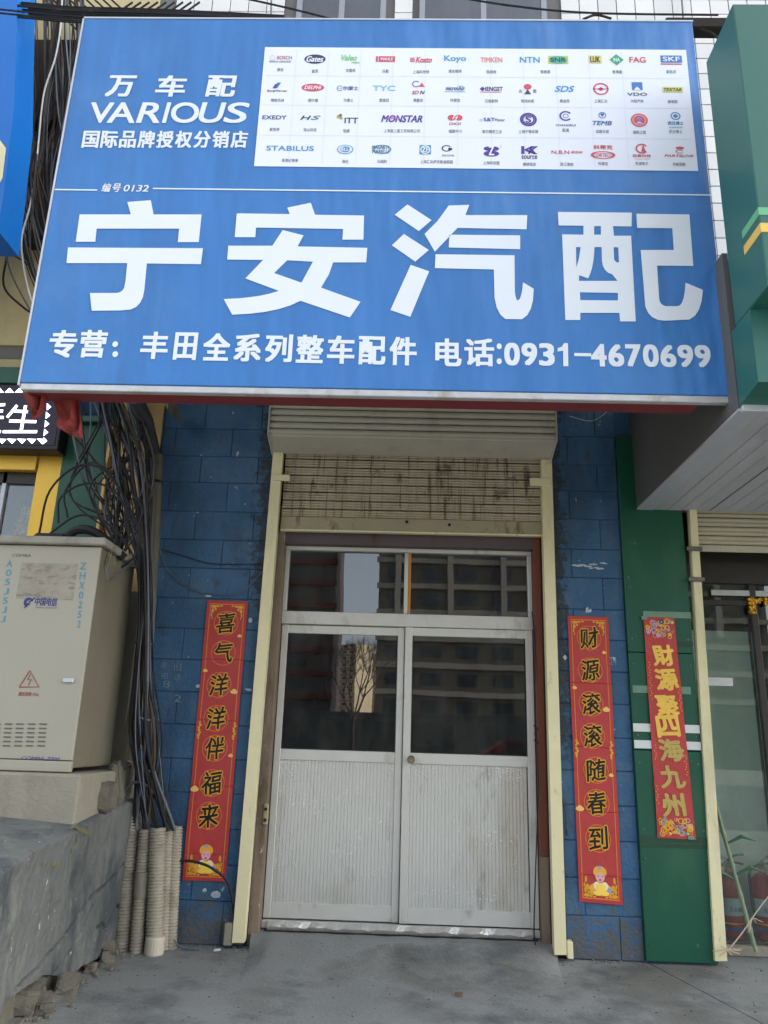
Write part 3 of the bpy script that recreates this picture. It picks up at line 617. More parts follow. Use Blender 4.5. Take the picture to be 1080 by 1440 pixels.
# first row
lg(394, 81, [('T', (190, 130, 140), 6, 0, 21, 5, 'BOSCH'), ('O', (190, 194, 205), -11, 0, 7, 7), ('T', grey, 0, 5.5, 30, 2.5, 'BOSCH GENUINE')], '博世')
lg(443, 83, [('E', navy, 0, 0, 30, 13), ('I', white, 0, 0, 24, 8, 'Gates', 1)], '盖茨')
lg(493, 82, [('I', (130, 205, 130), -2, -1, 22, 8, 'Valeo'), ('T', (150, 210, 150), 7, 6, 12, 2.5, '法雷奥')], '法雷奥')
lg(542, 83, [('R', red, 2, 0, 23, 8), ('R', red, -12, 0, 3, 8), ('T', white, 2, 0, 17, 4, 'MAHLE', 1)], '马勒')
lg(592, 84, [('I', red, 4, 0, 23, 8, 'Kosto'), ('R', red, -12, 0, 6, 6), ('O', white, -12, 0, 4, 4, 0, 1)], '上海科世特')
lg(640, 83, [('T', cyan, 0, 0, 31, 10, 'Koyo')], '捷太格特')
lg(691, 84, [('T', orange, 0, 0, 31, 7, 'TIMKEN')], '铁姆肯')
lg(745, 84, [('T', (70, 160, 190), 0, 0, 28, 8, 'NTN')])
lg(785, 84, [('R', olive, 0, 0, 28, 11), ('E', green, 0, 0, 26, 11, 0, 1), ('T', navy, 0, 0, 22, 6, 'SNR', 2)], '恩梯恩', 767)
lg(837, 83.5, [('R', (214, 206, 120), 0, 0, 18, 11), ('T', (50, 60, 70), 0, 0, 14, 8, 'LUK', 1)])
lg(867, 84, [('D', (60, 165, 120), 0, 0, 20, 16), ('T', white, 0, 0, 9, 5, 'INA', 1)], '舍弗勒', 868)
lg(896.5, 84, [('T', red, 0, 0, 23, 8, 'FAG')])
lg(944, 84, [('R', blue, 0, -1, 30, 10), ('R', red, 0, 6, 30, 1.5), ('T', white, 0, -1, 24, 6.5, 'SKF', 1)], '斯凯孚')
# second row
lg(390, 124, [('Z', blue, 0, -4, 10, 8), ('Z', violet, -3, -3, 7, 6, 0, 1), ('T', navy, 0, 4, 28, 3.2, 'BorgWarner')], '博格华纳')
lg(440, 124, [('E', red, 0, -1, 32, 11), ('I', white, 0, -1, 24, 5, 'DELPHI', 1)], '德尔福')
lg(490, 124, [('T', (100, 120, 170), 3, 0, 22, 6, '尔摩士'), ('C', (120, 150, 190), -12, 0, 9, 8), ('R', (210, 160, 170), -12, 0, 6, 1)], '尔摩士')
lg(540, 124, [('T', (130, 190, 215), 0, 0, 32, 7.5, 'TYC')], '堤维西')
lg(588, 124, [('C', grey, -3, -6, 11, 9), ('A', red, 5, -5, 9, 6), ('I', red, -4, 6, 10, 5, 'SD'), ('I', navy, 6, 6, 7, 5, 'N')], '赛戴安')
lg(640, 124, [('T', (70, 100, 140), 0, 0, 26, 6, 'micronAir'), ('R', cyan, 0, 5, 29, .8), ('O', (170, 200, 220), 8, 0, 12, 8)], '科德宝')
lg(691, 125, [('T', navy, 2, 0, 28, 6, 'HENGST'), ('R', red, -1, 4.5, 30, .8), ('D', violet, -13, 0, 7, 6)], '汉格斯特')
lg(742, 125, [('E', red, 0, -3, 11, 8), ('A', (70, 70, 90), 0, 4, 10, 7), ('T', grey, -10, 3, 5, 5, '火'), ('T', grey, 10, 3, 5, 5, '炬')], '株洲火炬')
lg(794, 125, [('I', (66, 150, 205), 0, 0, 28, 8.5, 'SDS')], '赛迪思')
lg(845, 125, [('O', red, 0, 0, 22, 17), ('D', red, 0, 0, 9, 6), ('R', red, 0, 0, 22, 1)], '上海汇众')
lg(896, 125, [('R', blue, 0, -4, 15, 11), ('A', white, 0, -1, 10, 5, 0, 1), ('T', navy, 0, 7.5, 28, 4.5, 'VDO')], '大陆汽车')
lg(946, 126, [('R', (214, 210, 130), 0, 0, 29, 8), ('I', (60, 60, 60), 0, 0, 25, 4.5, 'TEXTAR', 1)], '泰明顿')
# third row
lg(386, 165, [('T', (60, 80, 130), 0, 0, 34, 5.5, 'EXEDY')], '爱思帝')
lg(436, 165.5, [('I', (40, 70, 80), -6, 0, 15, 6, 'H'), ('I', (90, 140, 120), 8, 0, 14, 6, 'S')], '恒山科世')
lg(487, 167, [('T', (70, 72, 84), 7, 2.5, 19, 8, 'ITT'), ('E', (180, 160, 60), -11, -3, 5, 5), ('E', (90, 100, 110), -8, -5, 4, 4), ('E', (180, 160, 60), -7, -1, 4, 4)], '恒捷')
lg(565, 167, [('I', violet, 0, 0, 58, 10, 'MONSTAR'), ('R', (190, 110, 170), -12, -1, 18, 2, 0, 1)], '上海金二星工贸有限公司')
lg(640, 167.5, [('E', red, -5, -2, 11, 8), ('E', red, 5, -2, 11, 8), ('I', white, 0, -2, 8, 5, 'H', 1), ('I', (170, 90, 110), 0, 6.5, 17, 3.5, 'CHCO')], '福建中川')
lg(692, 168, [('T', (66, 90, 170), -4, 0, 16, 5, 'S&T'), ('T', grey, 11, .5, 14, 4, 'Motor'), ('C', (120, 120, 180), -15, 1, 5, 3)], '首尔精密工业')
lg(743, 168, [('O', violet, 0, 0, 24, 19), ('O', violet, 0, 0, 18, 14, 0, 1), ('T', violet, 0, 0, 8, 9, 'S', 2)], '上海干巷车镜')
lg(795.5, 166, [('C', (66, 84, 160), 0, -3, 18, 14), ('O', (66, 84, 160), 0, -3, 8, 6, 0, 1), ('T', (110, 120, 150), 0, 10, 28, 3, 'CHANGRUI')], '昌瑞')
lg(847, 168, [('O', blue, 0, -6, 11, 9), ('A', (60, 90, 150), 0, -6, 6, -5, 0, 1), ('I', (50, 100, 170), 0, 5, 27, 6, 'TEMB')], '成都天保')
lg(899, 169, [('E', red, 0, 0, 24, 19), ('O', (230, 150, 150), 0, 0, 20, 16, 0, 1), ('R', (150, 120, 180), 0, -2, 8, 5, 0, 1), ('A', (170, 190, 230), 0, 3, 10, 4, 0, 2)], '湖南江南')
lg(950, 168, [('O', (60, 130, 190), 0, -5, 14, 11), ('D', (60, 130, 190), 0, -5, 8, 6, 0, 1), ('T', (70, 130, 190), 0, 5, 22, 5, '武汉博士'), ('T', (130, 170, 210), 0, 11, 19, 2, 'WUHAN BOSHI')], '武汉博士')
# fourth row
lg(408, 208.5, [('T', (78, 150, 196), 0, 0, 67, 7, 'STABILUS')], '斯泰必鲁斯')
lg(485.5, 210, [('E', (78, 150, 205), 0, 0, 23, 13), ('O', white, 0, 0, 20, 11, 0, 1), ('T', white, 0, 0, 19, 5, 'HELLA', 2)], '海拉')
lg(537, 210, [('T', (60, 110, 140), -2, -3, 23, 5, 'MAGNETI'), ('T', (60, 110, 140), -2, 3, 23, 5, 'MARELLI'), ('O', (110, 150, 180), 0, 0, 27, 13)], '马瑞利')
lg(598, 210.5, [('R', (66, 150, 190), 0, 0, 16, 13), ('O', white, 0, 0, 14, 12, 0, 1), ('T', white, 0, 0, 10, 7, 'ZF', 2)], '上海汇众萨克斯减振器', 614)
lg(630, 210.5, [('C', navy, -2, -2, 14, 9), ('E', navy, 3, -1, 6, 4), ('T', grey, 0, 8, 17, 2.5, 'SACHS')])
lg(691, 212, [('E', violet, 0, -3, 22, 7), ('E', violet, 0, 4, 22, 8), ('T', white, 0, 0, 8, 13, 'Z', 1), ('O', grey, 13, -6, 2.5, 2.5)], '上海科创盟')
lg(744.5, 214, [('T', violet, 0, -3, 23, 11, 'K'), ('I', violet, 5, -3, 14, 11, 'K'), ('T', (70, 60, 120), 0, 7, 22, 5, 'source')], '捷得保安')
lg(797, 214, [('T', red, -9, 0, 25, 5, 'N.B.N'), ('I', (220, 120, 130), 14, 0, 17, 3.5, '南百纳')], '浙江南帕')
lg(848, 213, [('T', (200, 90, 90), 0, -6, 27, 6, '科蒂克'), ('O', red, 0, 5, 35, 11), ('T', red, 0, 5, 27, 5, 'CORTECO')], '科德宝', 848)
lg(902.5, 213, [('C', red, 0, -4, 18, 14), ('A', red, 2, -5, 7, 11), ('T', red, 0, 6, 26, 4, '亚昊科技'), ('T', (225, 150, 150), 0, 10.5, 22, 1.5, 'YAHAO TECH')], '芜湖电子')
lg(955, 214, [('E', red, 1, -6, 12, 4), ('C', red, 1, -1, 12, 5), ('I', red, 0, 5, 42, 3.5, 'PARTSLIVE')], '济南保氮')

# rags under the sign's left corner
def rag(name, label, pts, y, g_=None):
    q = [P(u, v, y) for u, v in pts]; c = sum(q, Vector()) / len(q); n = len(q); vs = [c] + q
    m = MB(); rings = 5; vs = []
    for r_ in range(rings + 1):
        for i, p in enumerate(q):
            a = c.lerp(p, r_ / rings); a.y += .03 * math.sin(a.x * 55 + r_) + .02 * noise.noise(a * 9); vs.append(a)
    fs = [(r_ * n + i, r_ * n + (i + 1) % n, (r_ + 1) * n + (i + 1) % n, (r_ + 1) * n + i) for r_ in range(rings) for i in range(n)]
    vs2 = [v + Vector((0, .008, 0)) for v in vs]; k = len(vs)
    m.add(vs + vs2, fs + [tuple(j + k for j in f[::-1]) for f in fs] + [(rings * n + i, rings * n + (i + 1) % n, rings * n + (i + 1) % n + k, rings * n + i + k) for i in range(n)])
    return m.build(name, redcloth, None, label, 'cloth', 'red cloths under the sign', smooth=True)
rag('red_rag', 'pointed faded red rag hanging under the left corner of the blue sign', [(28, 538), (66, 538), (66, 556), (62, 575), (56, 588), (47, 592), (41, 575), (34, 556)], YS + .1)
rag('red_rag', 'wider faded red rag hanging under the blue sign, right of the pointed one', [(70, 546), (108, 546), (112, 570), (116, 596), (117, 618), (98, 610), (82, 602), (76, 575)], YS + .14)

# ------------------------------------------------------------ couplets
def banner_strip(name, label, tl, tr, bl, br, y, group):
    A, B_, C_, D_ = P(*tl, y), P(*tr, y), P(*bl, y), P(*br, y)
    t = thing(name, label, 'couplet', ((C_.x + D_.x) / 2, y, C_.z), group)
    def at(a, b, dy=0.):                            # a across, b down
        p = A.lerp(B_, a).lerp(C_.lerp(D_, a), b); return Vector((p.x, y + dy - .004 * math.sin(b * 17 + a * 2) * (.3 + abs(a - .5)), p.z))
    nx, nz = 6, 60; vs = [at(i / nx, j / nz) for j in range(nz + 1) for i in range(nx + 1)]
    fs = [(j * (nx + 1) + i, j * (nx + 1) + i + 1, (j + 1) * (nx + 1) + i + 1, (j + 1) * (nx + 1) + i) for j in range(nz) for i in range(nx)]
    MB().add(vs, fs).build('paper', paperred, t, smooth=True)
    return t, at
def strip_print(t, at, name, mat, shapes, dy):      # shapes: polygons in (across, down) fractions
    m = MB()
    for q in shapes: m.add([at(a, b, dy) for a, b in q], [tuple(range(len(q)))])
    return m.build(name, mat, t)
def grect(a0, b0, a1, b1, n=24): return [[(a0, b0 + (b1 - b0) * i / n), (a1, b0 + (b1 - b0) * i / n), (a1, b0 + (b1 - b0) * (i + 1) / n), (a0, b0 + (b1 - b0) * (i + 1) / n)] for i in range(n)] if b1 - b0 > .1 else [[(a0, b0), (a1, b0), (a1, b1), (a0, b1)]]
def ring(ca, cb, ra, rb, th, n=28):
    o = []
    for i in range(n):
        q, q2 = 2 * math.pi * i / n, 2 * math.pi * (i + 1) / n
        o.append([(ca + ra * math.cos(q), cb + rb * math.sin(q)), (ca + ra * math.cos(q2), cb + rb * math.sin(q2)), (ca + ra * (1 - th) * math.cos(q2), cb + rb * (1 - th) * math.sin(q2)), (ca + ra * (1 - th) * math.cos(q), cb + rb * (1 - th) * math.sin(q))])
    return o
def ell(ca, cb, ra, rb, n=14): return [[(ca + ra * math.cos(2 * math.pi * i / n), cb + rb * math.sin(2 * math.pi * i / n)) for i in range(n)]]
brush = lambda a, b: (a + .10 * (b - .5) * math.sin(b * 3) + .02 * math.sin(b * 11), b + .13 * (a - .5) + .02 * math.sin(a * 9))
def couplet(label, tl, tr, bl, br, y, txt, cents, left):
    t, at = banner_strip('couplet', label, tl, tr, bl, br, y, 'red couplets beside the shop door')
    A, B_, C_, D_ = P(*tl, y), P(*tr, y), P(*bl, y), P(*br, y); W = (B_ - A).length; H = (C_ - A).length; k = W / H
    fr = grect(.075, .012, .095, .988) + grect(.905, .012, .925, .988) + grect(.075, .012, .925, .0155) + grect(.075, .984, .925, .988)
    strip_print(t, at, 'border', goldline, fr, -.0016)
    cor = []
    for sx in (0, 1):
        for sy in (0, 1):
            f_ = lambda a, b: (a if not sx else 1 - a, b if not sy else 1 - b)
            for (a, b, ra, rb) in [(.17, .024, .07, .006), (.27, .022, .05, .004), (.36, .020, .035, .003), (.15, .04, .035, .009), (.13, .056, .02, .007), (.22, .034, .03, .005), (.15, .068, .012, .005)]:
                a *= 1.0; ca, cb = f_(a, b); cor += ell(ca, cb, ra, rb) if rb > .0035 else ell(ca, cb, ra, rb)
            if sy:
                for (a, b, ra, rb) in [(.20, .05, .05, .010), (.30, .032, .06, .008), (.17, .075, .03, .010)]:
                    ca, cb = f_(a, b); cor += ell(ca, cb, ra, rb)
    cm = MB()
    for i, q in enumerate(cor): cm.add([at(a, b, -.002 - .00012 * (i % 11)) for a, b in q], [tuple(range(len(q)))])
    cm.build('corner_ornament', gold, t)
    rings_ = []
    fwd = lambda u, v: ((P(u, v, y) - A).dot((B_ - A)) / (W * W), (A.z - P(u, v, y).z) / (A.z - C_.z))
    def ab(u, v):
        p = P(u, v, y); b = (A.z - p.z) / (A.z - C_.z); l = A.lerp(C_, b); r_ = B_.lerp(D_, b); return (p.x - l.x) / (r_.x - l.x), b
    bl_, gl = MB(), MB()
    for ch, (u, v) in zip(txt, cents):
        ca, cb = ab(u, v); rings_ += ring(ca, cb, .30, .30 * k, .05)
        sw = .43; sh_ = sw * k * 1.12
        for mb, gr, dy, bold in ((gl, .035, -.0034, .055), (bl_, 0, -.0046, .013)):
            vs, fs = glyphs(ch, 0, 4, 0)
            offs = [(0, 0)] if gr == 0 else [(.075 * math.cos(q), .075 * math.sin(q)) for q in [i * math.pi / 4 for i in range(8)]]
            if gr == 0: offs = [(-.018, -.012), (.018, -.012), (.018, .014), (-.018, .014)]
            for i, (ox, oz) in enumerate(offs):
                pts = []
                for a, b in vs:
                    a, b = brush(a, b); pts.append(at(ca + (a - .5 + ox) * sw, cb - (b - .5 + oz) * sh_, dy - .0001 * i))
                mb.add(pts, fs)
        bl_.build('brush_character', black_print, t); gl.build('gold_outline', gold, t); bl_, gl = MB(), MB()
    strip_print(t, at, 'ring_pattern', goldline, rings_, -.0022)
    ing = MB()
    for i, (a, b, s_) in enumerate([(.86, .135, .055), (.10, .27, .06), (.84, .345, .09), (.88, .575, .06), (.10, .695, .10)]):
        if not left: a = a
        for q in ell(a, b, s_, s_ * k * .55): ing.add([at(*p, -.003 - .0001 * i) for p in q], [tuple(range(len(q)))])
        for q in ell(a, b - s_ * k * .4, s_ * .5, s_ * k * .4): ing.add([at(*p, -.0034 - .0001 * i) for p in q], [tuple(range(len(q)))])
    ing.build('gold_ingot_print', M('pale gold print', S(238, 196, 110), .4, var=.1, vs=60, bump=0), t)
    # small seated figure holding ingots at the foot, side scrolls half way down
    fg = [((235, 170, 60), [(.5, .90, .16, .02), (.5, .955, .27, .022)]), ((225, 175, 180), [(.5, .917, .105, .016)]), ((240, 225, 200), [(.42, .945, .08, .014), (.60, .945, .08, .014)]),
          ((250, 215, 90), [(.5, .95, .12, .015), (.43, .968, .10, .008), (.60, .968, .09, .008)]), ((140, 160, 210), [(.70, .957, .05, .008), (.50, .885, .035, .006)]), ((190, 60, 70), [(.5, .925, .03, .003)]),
          ((90, 60, 60), [(.46, .913, .014, .0018), (.55, .913, .014, .0018)])]
    for i, (c, es) in enumerate(fg):
        m = MB()
        for j, e in enumerate(es):
            for q in ell(*e): m.add([at(*p, -.003 - .0004 * i - .0001 * j) for p in q], [tuple(range(len(q)))])
        m.build('figure_print', ink(c), t)
    m = MB()
    for sx in (.085, .915):
        for j in range(7):
            for q in ell(sx + .02 * math.sin(j * 2), .46 + j * .009, .028 + .008 * (j % 2), .005): m.add([at(*p, -.002 - .0001 * j) for p in q], [tuple(range(len(q)))])
    m.build('side_scroll_print', gold, t)
    m = MB()
    for b in ((.225, .45, .68, .91) if left else (.25, .48, .70, .91)):
        m.add([at(0, b - .0015, -.0008), at(1, b - .0015, -.0008), at(1, b, -.004), at(0, b, -.004)], [(0, 1, 2, 3)]); m.add([at(0, b, -.004), at(1, b, -.004), at(1, b + .0015, -.0008), at(0, b + .0015, -.0008)], [(0, 1, 2, 3)])
    m.build('fold_crease', paperred, t)
    return t
couplet('red paper couplet with black brush writing on the blue wall left of the door', (292, 844), (349, 846), (256, 1238), (317, 1240), -.016,
        '喜气洋洋伴福来', [(318, 876), (314, 918), (308, 963), (304, 1010), (302, 1052), (298, 1101), (294, 1147)], True)
couplet('red paper couplet with black brush writing on the blue wall right of the door', (798, 866), (855, 868), (815, 1268), (876, 1273), -.016,
        '财源滚滚随春到', [(828, 897), (830, 942), (831, 989), (833, 1034), (838, 1082), (839, 1128), (841, 1178)], False)

# ------------------------------------------------------------ green clad pillar with its couplet
gp = thing('green_pillar', 'dark green panelled pillar right of the blue wall with two white stripes', 'pillar', (1.83, 0, 0))
gx0, gx1 = 1.6, 2.055
for i, (za, zb) in enumerate([(.015, .70), (.704, 1.30), (1.304, 1.96), (1.964, 3.6)]):
    B(gx0, gx1, -.034 - .003 * (i % 2), .012, za, zb, .003).build('panel', greenp, gp)
B(gx0 - .001, gx1, -.039, -.0375, .69, .715).build('joint_tape', M('dull green tape', S(36, 70, 52), .5), gp)
stripe = M('white stripe', S(212, 216, 214), .5, var=.04)
for v0, v1 in ((1018.5, 1030), (1042, 1053.5)):
    zt_, zb_ = P(940, v0, -.04).z, P(940, v1, -.04).z
    B(gx0 + .001, gx1 - .002, -.0415, -.0375, zb_, zt_).build('white_stripe', stripe, gp)
for v0 in (905, 1180):
    z_ = P(930, v0, -.04).z; B(gx0 + (.25 if v0 < 1000 else .0), gx1 - .001, -.0413, -.0377, z_ - .018, z_ + .018).build('joint_tape', bpy.data.materials['dull green tape'], gp)
for z_ in (.1, .62, .8, 1.22, 1.4, 1.88, 2.06, 2.5):
    for x_ in (gx0 + .03, gx1 - .03): MB().lathe([(.007, 0), (.006, .003)], (x_, -.037, z_), (0, -1, 0), 8).build('screw', steel, gp)
tape = M('old clear tape', S(110, 140, 120), .3, var=.2, vs=20)
for u0, u1, v0, v1 in ((890, 971, 966, 974), (905, 971, 861, 868)):
    a = P(u0, v1, -.04); c = P(u1, v0, -.04); B(a.x, c.x, -.0405, -.0372, a.z, c.z).build('tape_strip', tape, gp)
t3, at3 = banner_strip('couplet', 'narrow red couplet with large gold characters taped on the green pillar', (904.5, 867), (948, 869), (925, 1178), (979, 1181), -.048, 'red couplets beside the shop door')
redwarm = t3
def ab3(u, v):
    y = -.048; A, B_, C_, D_ = P(904.5, 867, y), P(948, 869, y), P(925, 1178, y), P(979, 1181, y); p = P(u, v, y); b = (A.z - p.z) / (A.z - C_.z); l = A.lerp(C_, b); r_ = B_.lerp(D_, b); return (p.x - l.x) / (r_.x - l.x), b
goldbr = M('bright gold brush print', S(238, 196, 90), .3, metal=.3, var=.1, vs=30, bump=.1); golddk = M('worn gold brush print', S(190, 168, 96), .35, metal=.3, var=.15, vs=30, bump=.1)
brush2 = lambda a, b: (a + .07 * math.sin(b * 5), b + .10 * (a - .5) + .03 * math.sin(a * 7))
for n_, (ch, (u, v)) in enumerate(zip('財源聚四海九州', [(933, 921), (937, 955), (938, 992), (940, 1021), (943, 1054), (945, 1092), (947, 1132)])):
    ca, cb = ab3(u, v); vs, fs = glyphs(ch, 0, 4, 0); m = MB(); sw = .62; sh_ = .092
    for i in range(8):
        ox, oz = .045 * math.cos(i * math.pi / 4), .045 * math.sin(i * math.pi / 4)
        m.add([at3(ca + (brush2(a, b)[0] - .5 + ox) * sw, cb - (brush2(a, b)[1] - .5 + oz) * sh_, -.003 - .0001 * i) for a, b in vs], fs)
    m.build('brush_character', goldbr if n_ < 4 else golddk, t3)
rr = random.Random(3)
for b0, b1, nn in ((.004, .105, 60), (.905, .995, 60)):
    per = {}
    for i in range(nn):
        c = rr.choice([gold, gold, goldline, ink((120, 150, 140)), ink((180, 160, 200)), ink((214, 190, 120))]); a, b = rr.uniform(.08, .92), rr.uniform(b0 + .012, b1 - .012)
        m = per.setdefault(c.name, (c, MB()))[1]; r_ = rr.uniform(.03, .09)
        sh_ = ring(a, b, r_, r_ * .16, .35, 10) if i % 3 else ell(a, b, r_ * .7, r_ * .1)
        for q in sh_: m.add([at3(x, z, -.002 - .00004 * i) for x, z in q], [tuple(range(len(q)))])
    for c, m in per.values(): m.build('dragon_print' if b0 < .5 else 'carp_print', c, t3, kind='stuff')
m = MB()
for q in ring(.57, .022, .07, .012, .5): m.add([at3(a, b, -.006) for a, b in q], [tuple(range(len(q)))])
m.build('medallion', ink((60, 60, 90)), t3)
m = MB()
for a0, b0, b1 in ((.09, .22, .40), (.93, .33, .45), (.10, .60, .68), (.92, .64, .74), (.06, .78, .87)):
    n = int((b1 - b0) / .012)
    for i in range(n):
        for q in ell(a0 + .025 * math.sin(i * 2.3), b0 + i * .012, .022, .004, 8): m.add([at3(a, b, -.0022) for a, b in q], [tuple(range(len(q)))])
m.build('side_flourish', goldline, t3, kind='stuff')
for u, v, w_ in ((906, 869, 9), (972, 1178, 8)):
    p = P(u, v, -.055); B(p.x - .02, p.x + .02, -.0565, -.0555, p.z - .012, p.z + .012).build('corner_tape', tape, t3)

# ------------------------------------------------------------ right neighbour's shop
rn = thing('neighbour_shopfront', 'glazed shop front with cream half open shutter at right edge', 'shop front', (3.4, 0, 0))
q = [P(1005, 1351, -.05), P(1022, 1351, -.05), P(979, 716, -.05), P(969, 716, -.05)]
MB().prism([Vector((p.x, -.06, p.z)) for p in q], (0, .06, 0)).build('guide_post', cream, rn)
zs0 = P(1000, 776, .03).z
shcl = M('clean cream shutter', S(186, 180, 158), .5, var=.08, vs=4, stretch=(1, 1, .5), dirt=[(S(120, 105, 85), .56, .75, 5, (1, 1, .3), .5)])
B(2.16, 5.3, .02, .035, zs0, zs0 + .05, .003).build('bottom_bar', shcl, rn)
for i in range(7):
    z = zs0 + .056 + i * .07; m = MB(); vs = []
    prof = [(.04, 0)] + [(.03 - .012 * abs(math.sin(math.pi * 2 * k / 8)) ** .7, k / 8) for k in range(9)] + [(.04, 1)]
    for yy, k in prof: vs += [(2.14, yy, z + .002 + .064 * k), (5.3, yy, z + .002 + .064 * k)]
    nn = len(prof); m.add(vs, [(2 * k, 2 * k + 1, 2 * ((k + 1) % nn) + 1, 2 * ((k + 1) % nn)) for k in range(nn)]); m.build('shutter_slat', shcl, rn, smooth=False)
B(2.14, 5.3, .041, .05, zs0 + .05, 3.6).build('shutter_backing', darkgap, rn)
for u, v in ((975, 772), (978, 815)):
    p = P(u, v, -.065); B(p.x - .05, p.x + .06, -.085, -.061, p.z - .015, p.z + .015, .004).build('bolt_bracket', steel, rn)
yg = .30; hz = P(1040, 822, yg).z
darkf = M('dark bronze frame', S(52, 50, 46), .4, metal=.3)
xg0 = 2.10; xf = P(1068, 1000, yg).x
B(xg0, 5.3, yg - .03, yg + .04, hz, zs0 + .3, .004).build('header_panel', darkf, rn)
B(xg0 - .03, xg0 + .02, yg - .03, yg + .04, .06, hz - .002, .004).build('side_rail', darkf, rn)
B(xf, xf + .05, yg - .035, yg + .045, .06, hz - .002, .004).build('mullion', darkf, rn)
B(xg0 + .021, xf - .001, yg - .025, yg + .035, P(1040, 852, yg).z, P(1040, 849, yg).z + .02, .002).build('crossbar', darkf, rn)
B(xg0 - .03, 5.3, yg - .06, yg + .05, 0.001, .058, .004).build('sill', plinthm, rn)
B(xg0 + .021, xf - .001, yg + .002, yg + .008, .06, hz - .002).build('pane', glassclear, rn)
B(xf + .051, 5.3, yg + .002, yg + .008, .06, hz - .002).build('pane', glass, rn)
B(xg0 + .0, P(1073, 1100, .62).x, .62, .64, .02, P(1040, 888, .62).z).build('inner_partition', M('pale green partition', S(222, 244, 230), .7, var=.05), rn)
m = MB(); a = P(1055, 862, yg - .04); c = P(1090, 842, yg - .04)
for i in range(60):
    x = rr.uniform(a.x, c.x + .5); z = rr.uniform(c.z - .045, c.z); r_ = rr.uniform(.008, .02); m.lathe([(r_, 0), (r_ * .6, .012)], (x, yg - .036, z), (0, -1, 0), 7)
for i in range(25):
    x = rr.uniform(a.x, a.x + .04); z = rr.uniform(a.z, c.z); m.lathe([(.014, 0), (.008, .012)], (x, yg - .036, z), (0, -1, 0), 7)
m.build('gold_ornament', M('gilded relief', S(214, 160, 50), .3, metal=.7), rn, kind='stuff')
a = P(1000, 833, yg - .03); B(a.x, a.x + 1.2, yg - .0335, yg - .0305, a.z - .022, a.z + .02).build('silver_tape', M('silver tape', S(170, 176, 170), .3, metal=.3, var=.2, vs=20), rn)
a = P(992, 958, yg); B(a.x, a.x + .2, yg - .002, yg + .001, a.z - .03, a.z + .03).build('white_label', stripe, rn)

# fire extinguishers behind the glass
exr = M('extinguisher red', S(170, 32, 36), .35, var=.06)
def extinguisher(label, x, y, s, full):
    t = thing('fire_extinguisher', label, 'fire extinguisher', (x, y, .07), 'fire extinguishers behind the glass')
    MB().lathe([(.07, 0), (.08, .01), (.08, .33), (.07, .38), (.045, .41), (.022, .425), (.022, .45)], (x, y, .07), n=24).build('cylinder', exr, t, smooth=True)
    MB().lathe([(.0815, 0), (.0815, .11)], (x, y, .22), n=24).build('label_band', ink((178, 196, 200)), t, smooth=True)
    MB().lathe([(.0812, 0), (.0812, .022)], (x, y, .125), n=24).build('blue_band', ink((60, 80, 150)), t, smooth=True)
    MB().lathe([(.0812, 0), (.0812, .010)], (x, y, .165), n=24).build('yellow_band', ink((214, 180, 70)), t, smooth=True)
    hd = MB().box(x - .018, x + .018, y - .018, y + .018, .515, .56, .004).build('valve', blackm, t)
    MB().tube(smoothpts([(x, y, .56), (x + .05, y - .02, .60), (x + .11, y - .03, .61)]), .008).build('lever', blackm, hd)
    MB().tube(smoothpts([(x, y, .545), (x + .05, y - .02, .555), (x + .10, y - .03, .545)]), .008).build('carry_handle', blackm, hd)
    MB().tube(smoothpts([(x - .02, y, .54), (x - .09, y - .02, .50), (x - .10, y - .03, .35), (x - .09, y - .03, .2)]), .010).build('hose', blackm, t)
    m = MB(); text(m, '灭火器', x - .045, x + .045, .245, .275, y - .0830, bold=.012); m.build('lettering', ink((70, 90, 130)), t)
p1 = P(1030, 1300, .45); p2 = P(1078, 1300, .45)
B(xg0, 5.3, .36, 1.2, .021, .065).build('display_ledge', plinthm, rn)
extinguisher('red fire extinguisher just beside the cream post, nearer the green pillar', p1.x, .45, 1, True)
extinguisher('red fire extinguisher at the right edge behind the shop glass', p2.x, .45, 1, True)
# bamboo pole, twine
ca, cb = P(1006, 1130, .1), P(1063, 1338, -.02)
m = MB(); n = 28; rs_ = [.013 + (.004 if i % 6 == 0 else 0) for i in range(n + 1)]
m.tube([ca.lerp(cb, i / n) for i in range(n + 1)], rs_, 10)
po = thing('bamboo_pole', 'pale green bamboo pole leaning across the right shop glass', 'pole', tuple(cb)); m.build('stem', M('pale bamboo', S(112, 130, 104), .5, var=.15, vs=9), po, smooth=True)
for i, s_ in ((8, 1), (14, 1), (15, -1)):
    q = ca.lerp(cb, i / n); MB().tube([q, q + Vector((.10 * s_, -.01, .05)), q + Vector((.2 * s_, 0, .02))], [.006, .014, .002], 5).build('leaf', ink((60, 100, 70)), po)
tw = [P(1023, 1338, -.1), P(1045, 1310, -.1), P(1062, 1285, -.1), P(1085, 1255, -.1)]
m = MB().tube(smoothpts(tw), .004, 5)
for i in range(10):
    m.tube([P(1023, 1336, -.1), P(1023 + rr.uniform(-22, 24), 1336 + rr.uniform(-10, 14), -.1 + rr.uniform(-.02, .02))], .003, 4)
for i in range(6): m.tube([P(1058, 1290, -.1), P(1058 + rr.uniform(-8, 16), 1290 + rr.uniform(4, 32), -.1)], .002, 4)
tag(m.build('twine', M('pale twine', S(190, 176, 150), .8), None, kind='stuff'), 'pale knotted twine tied round the foot of the right cream post', 'twine')

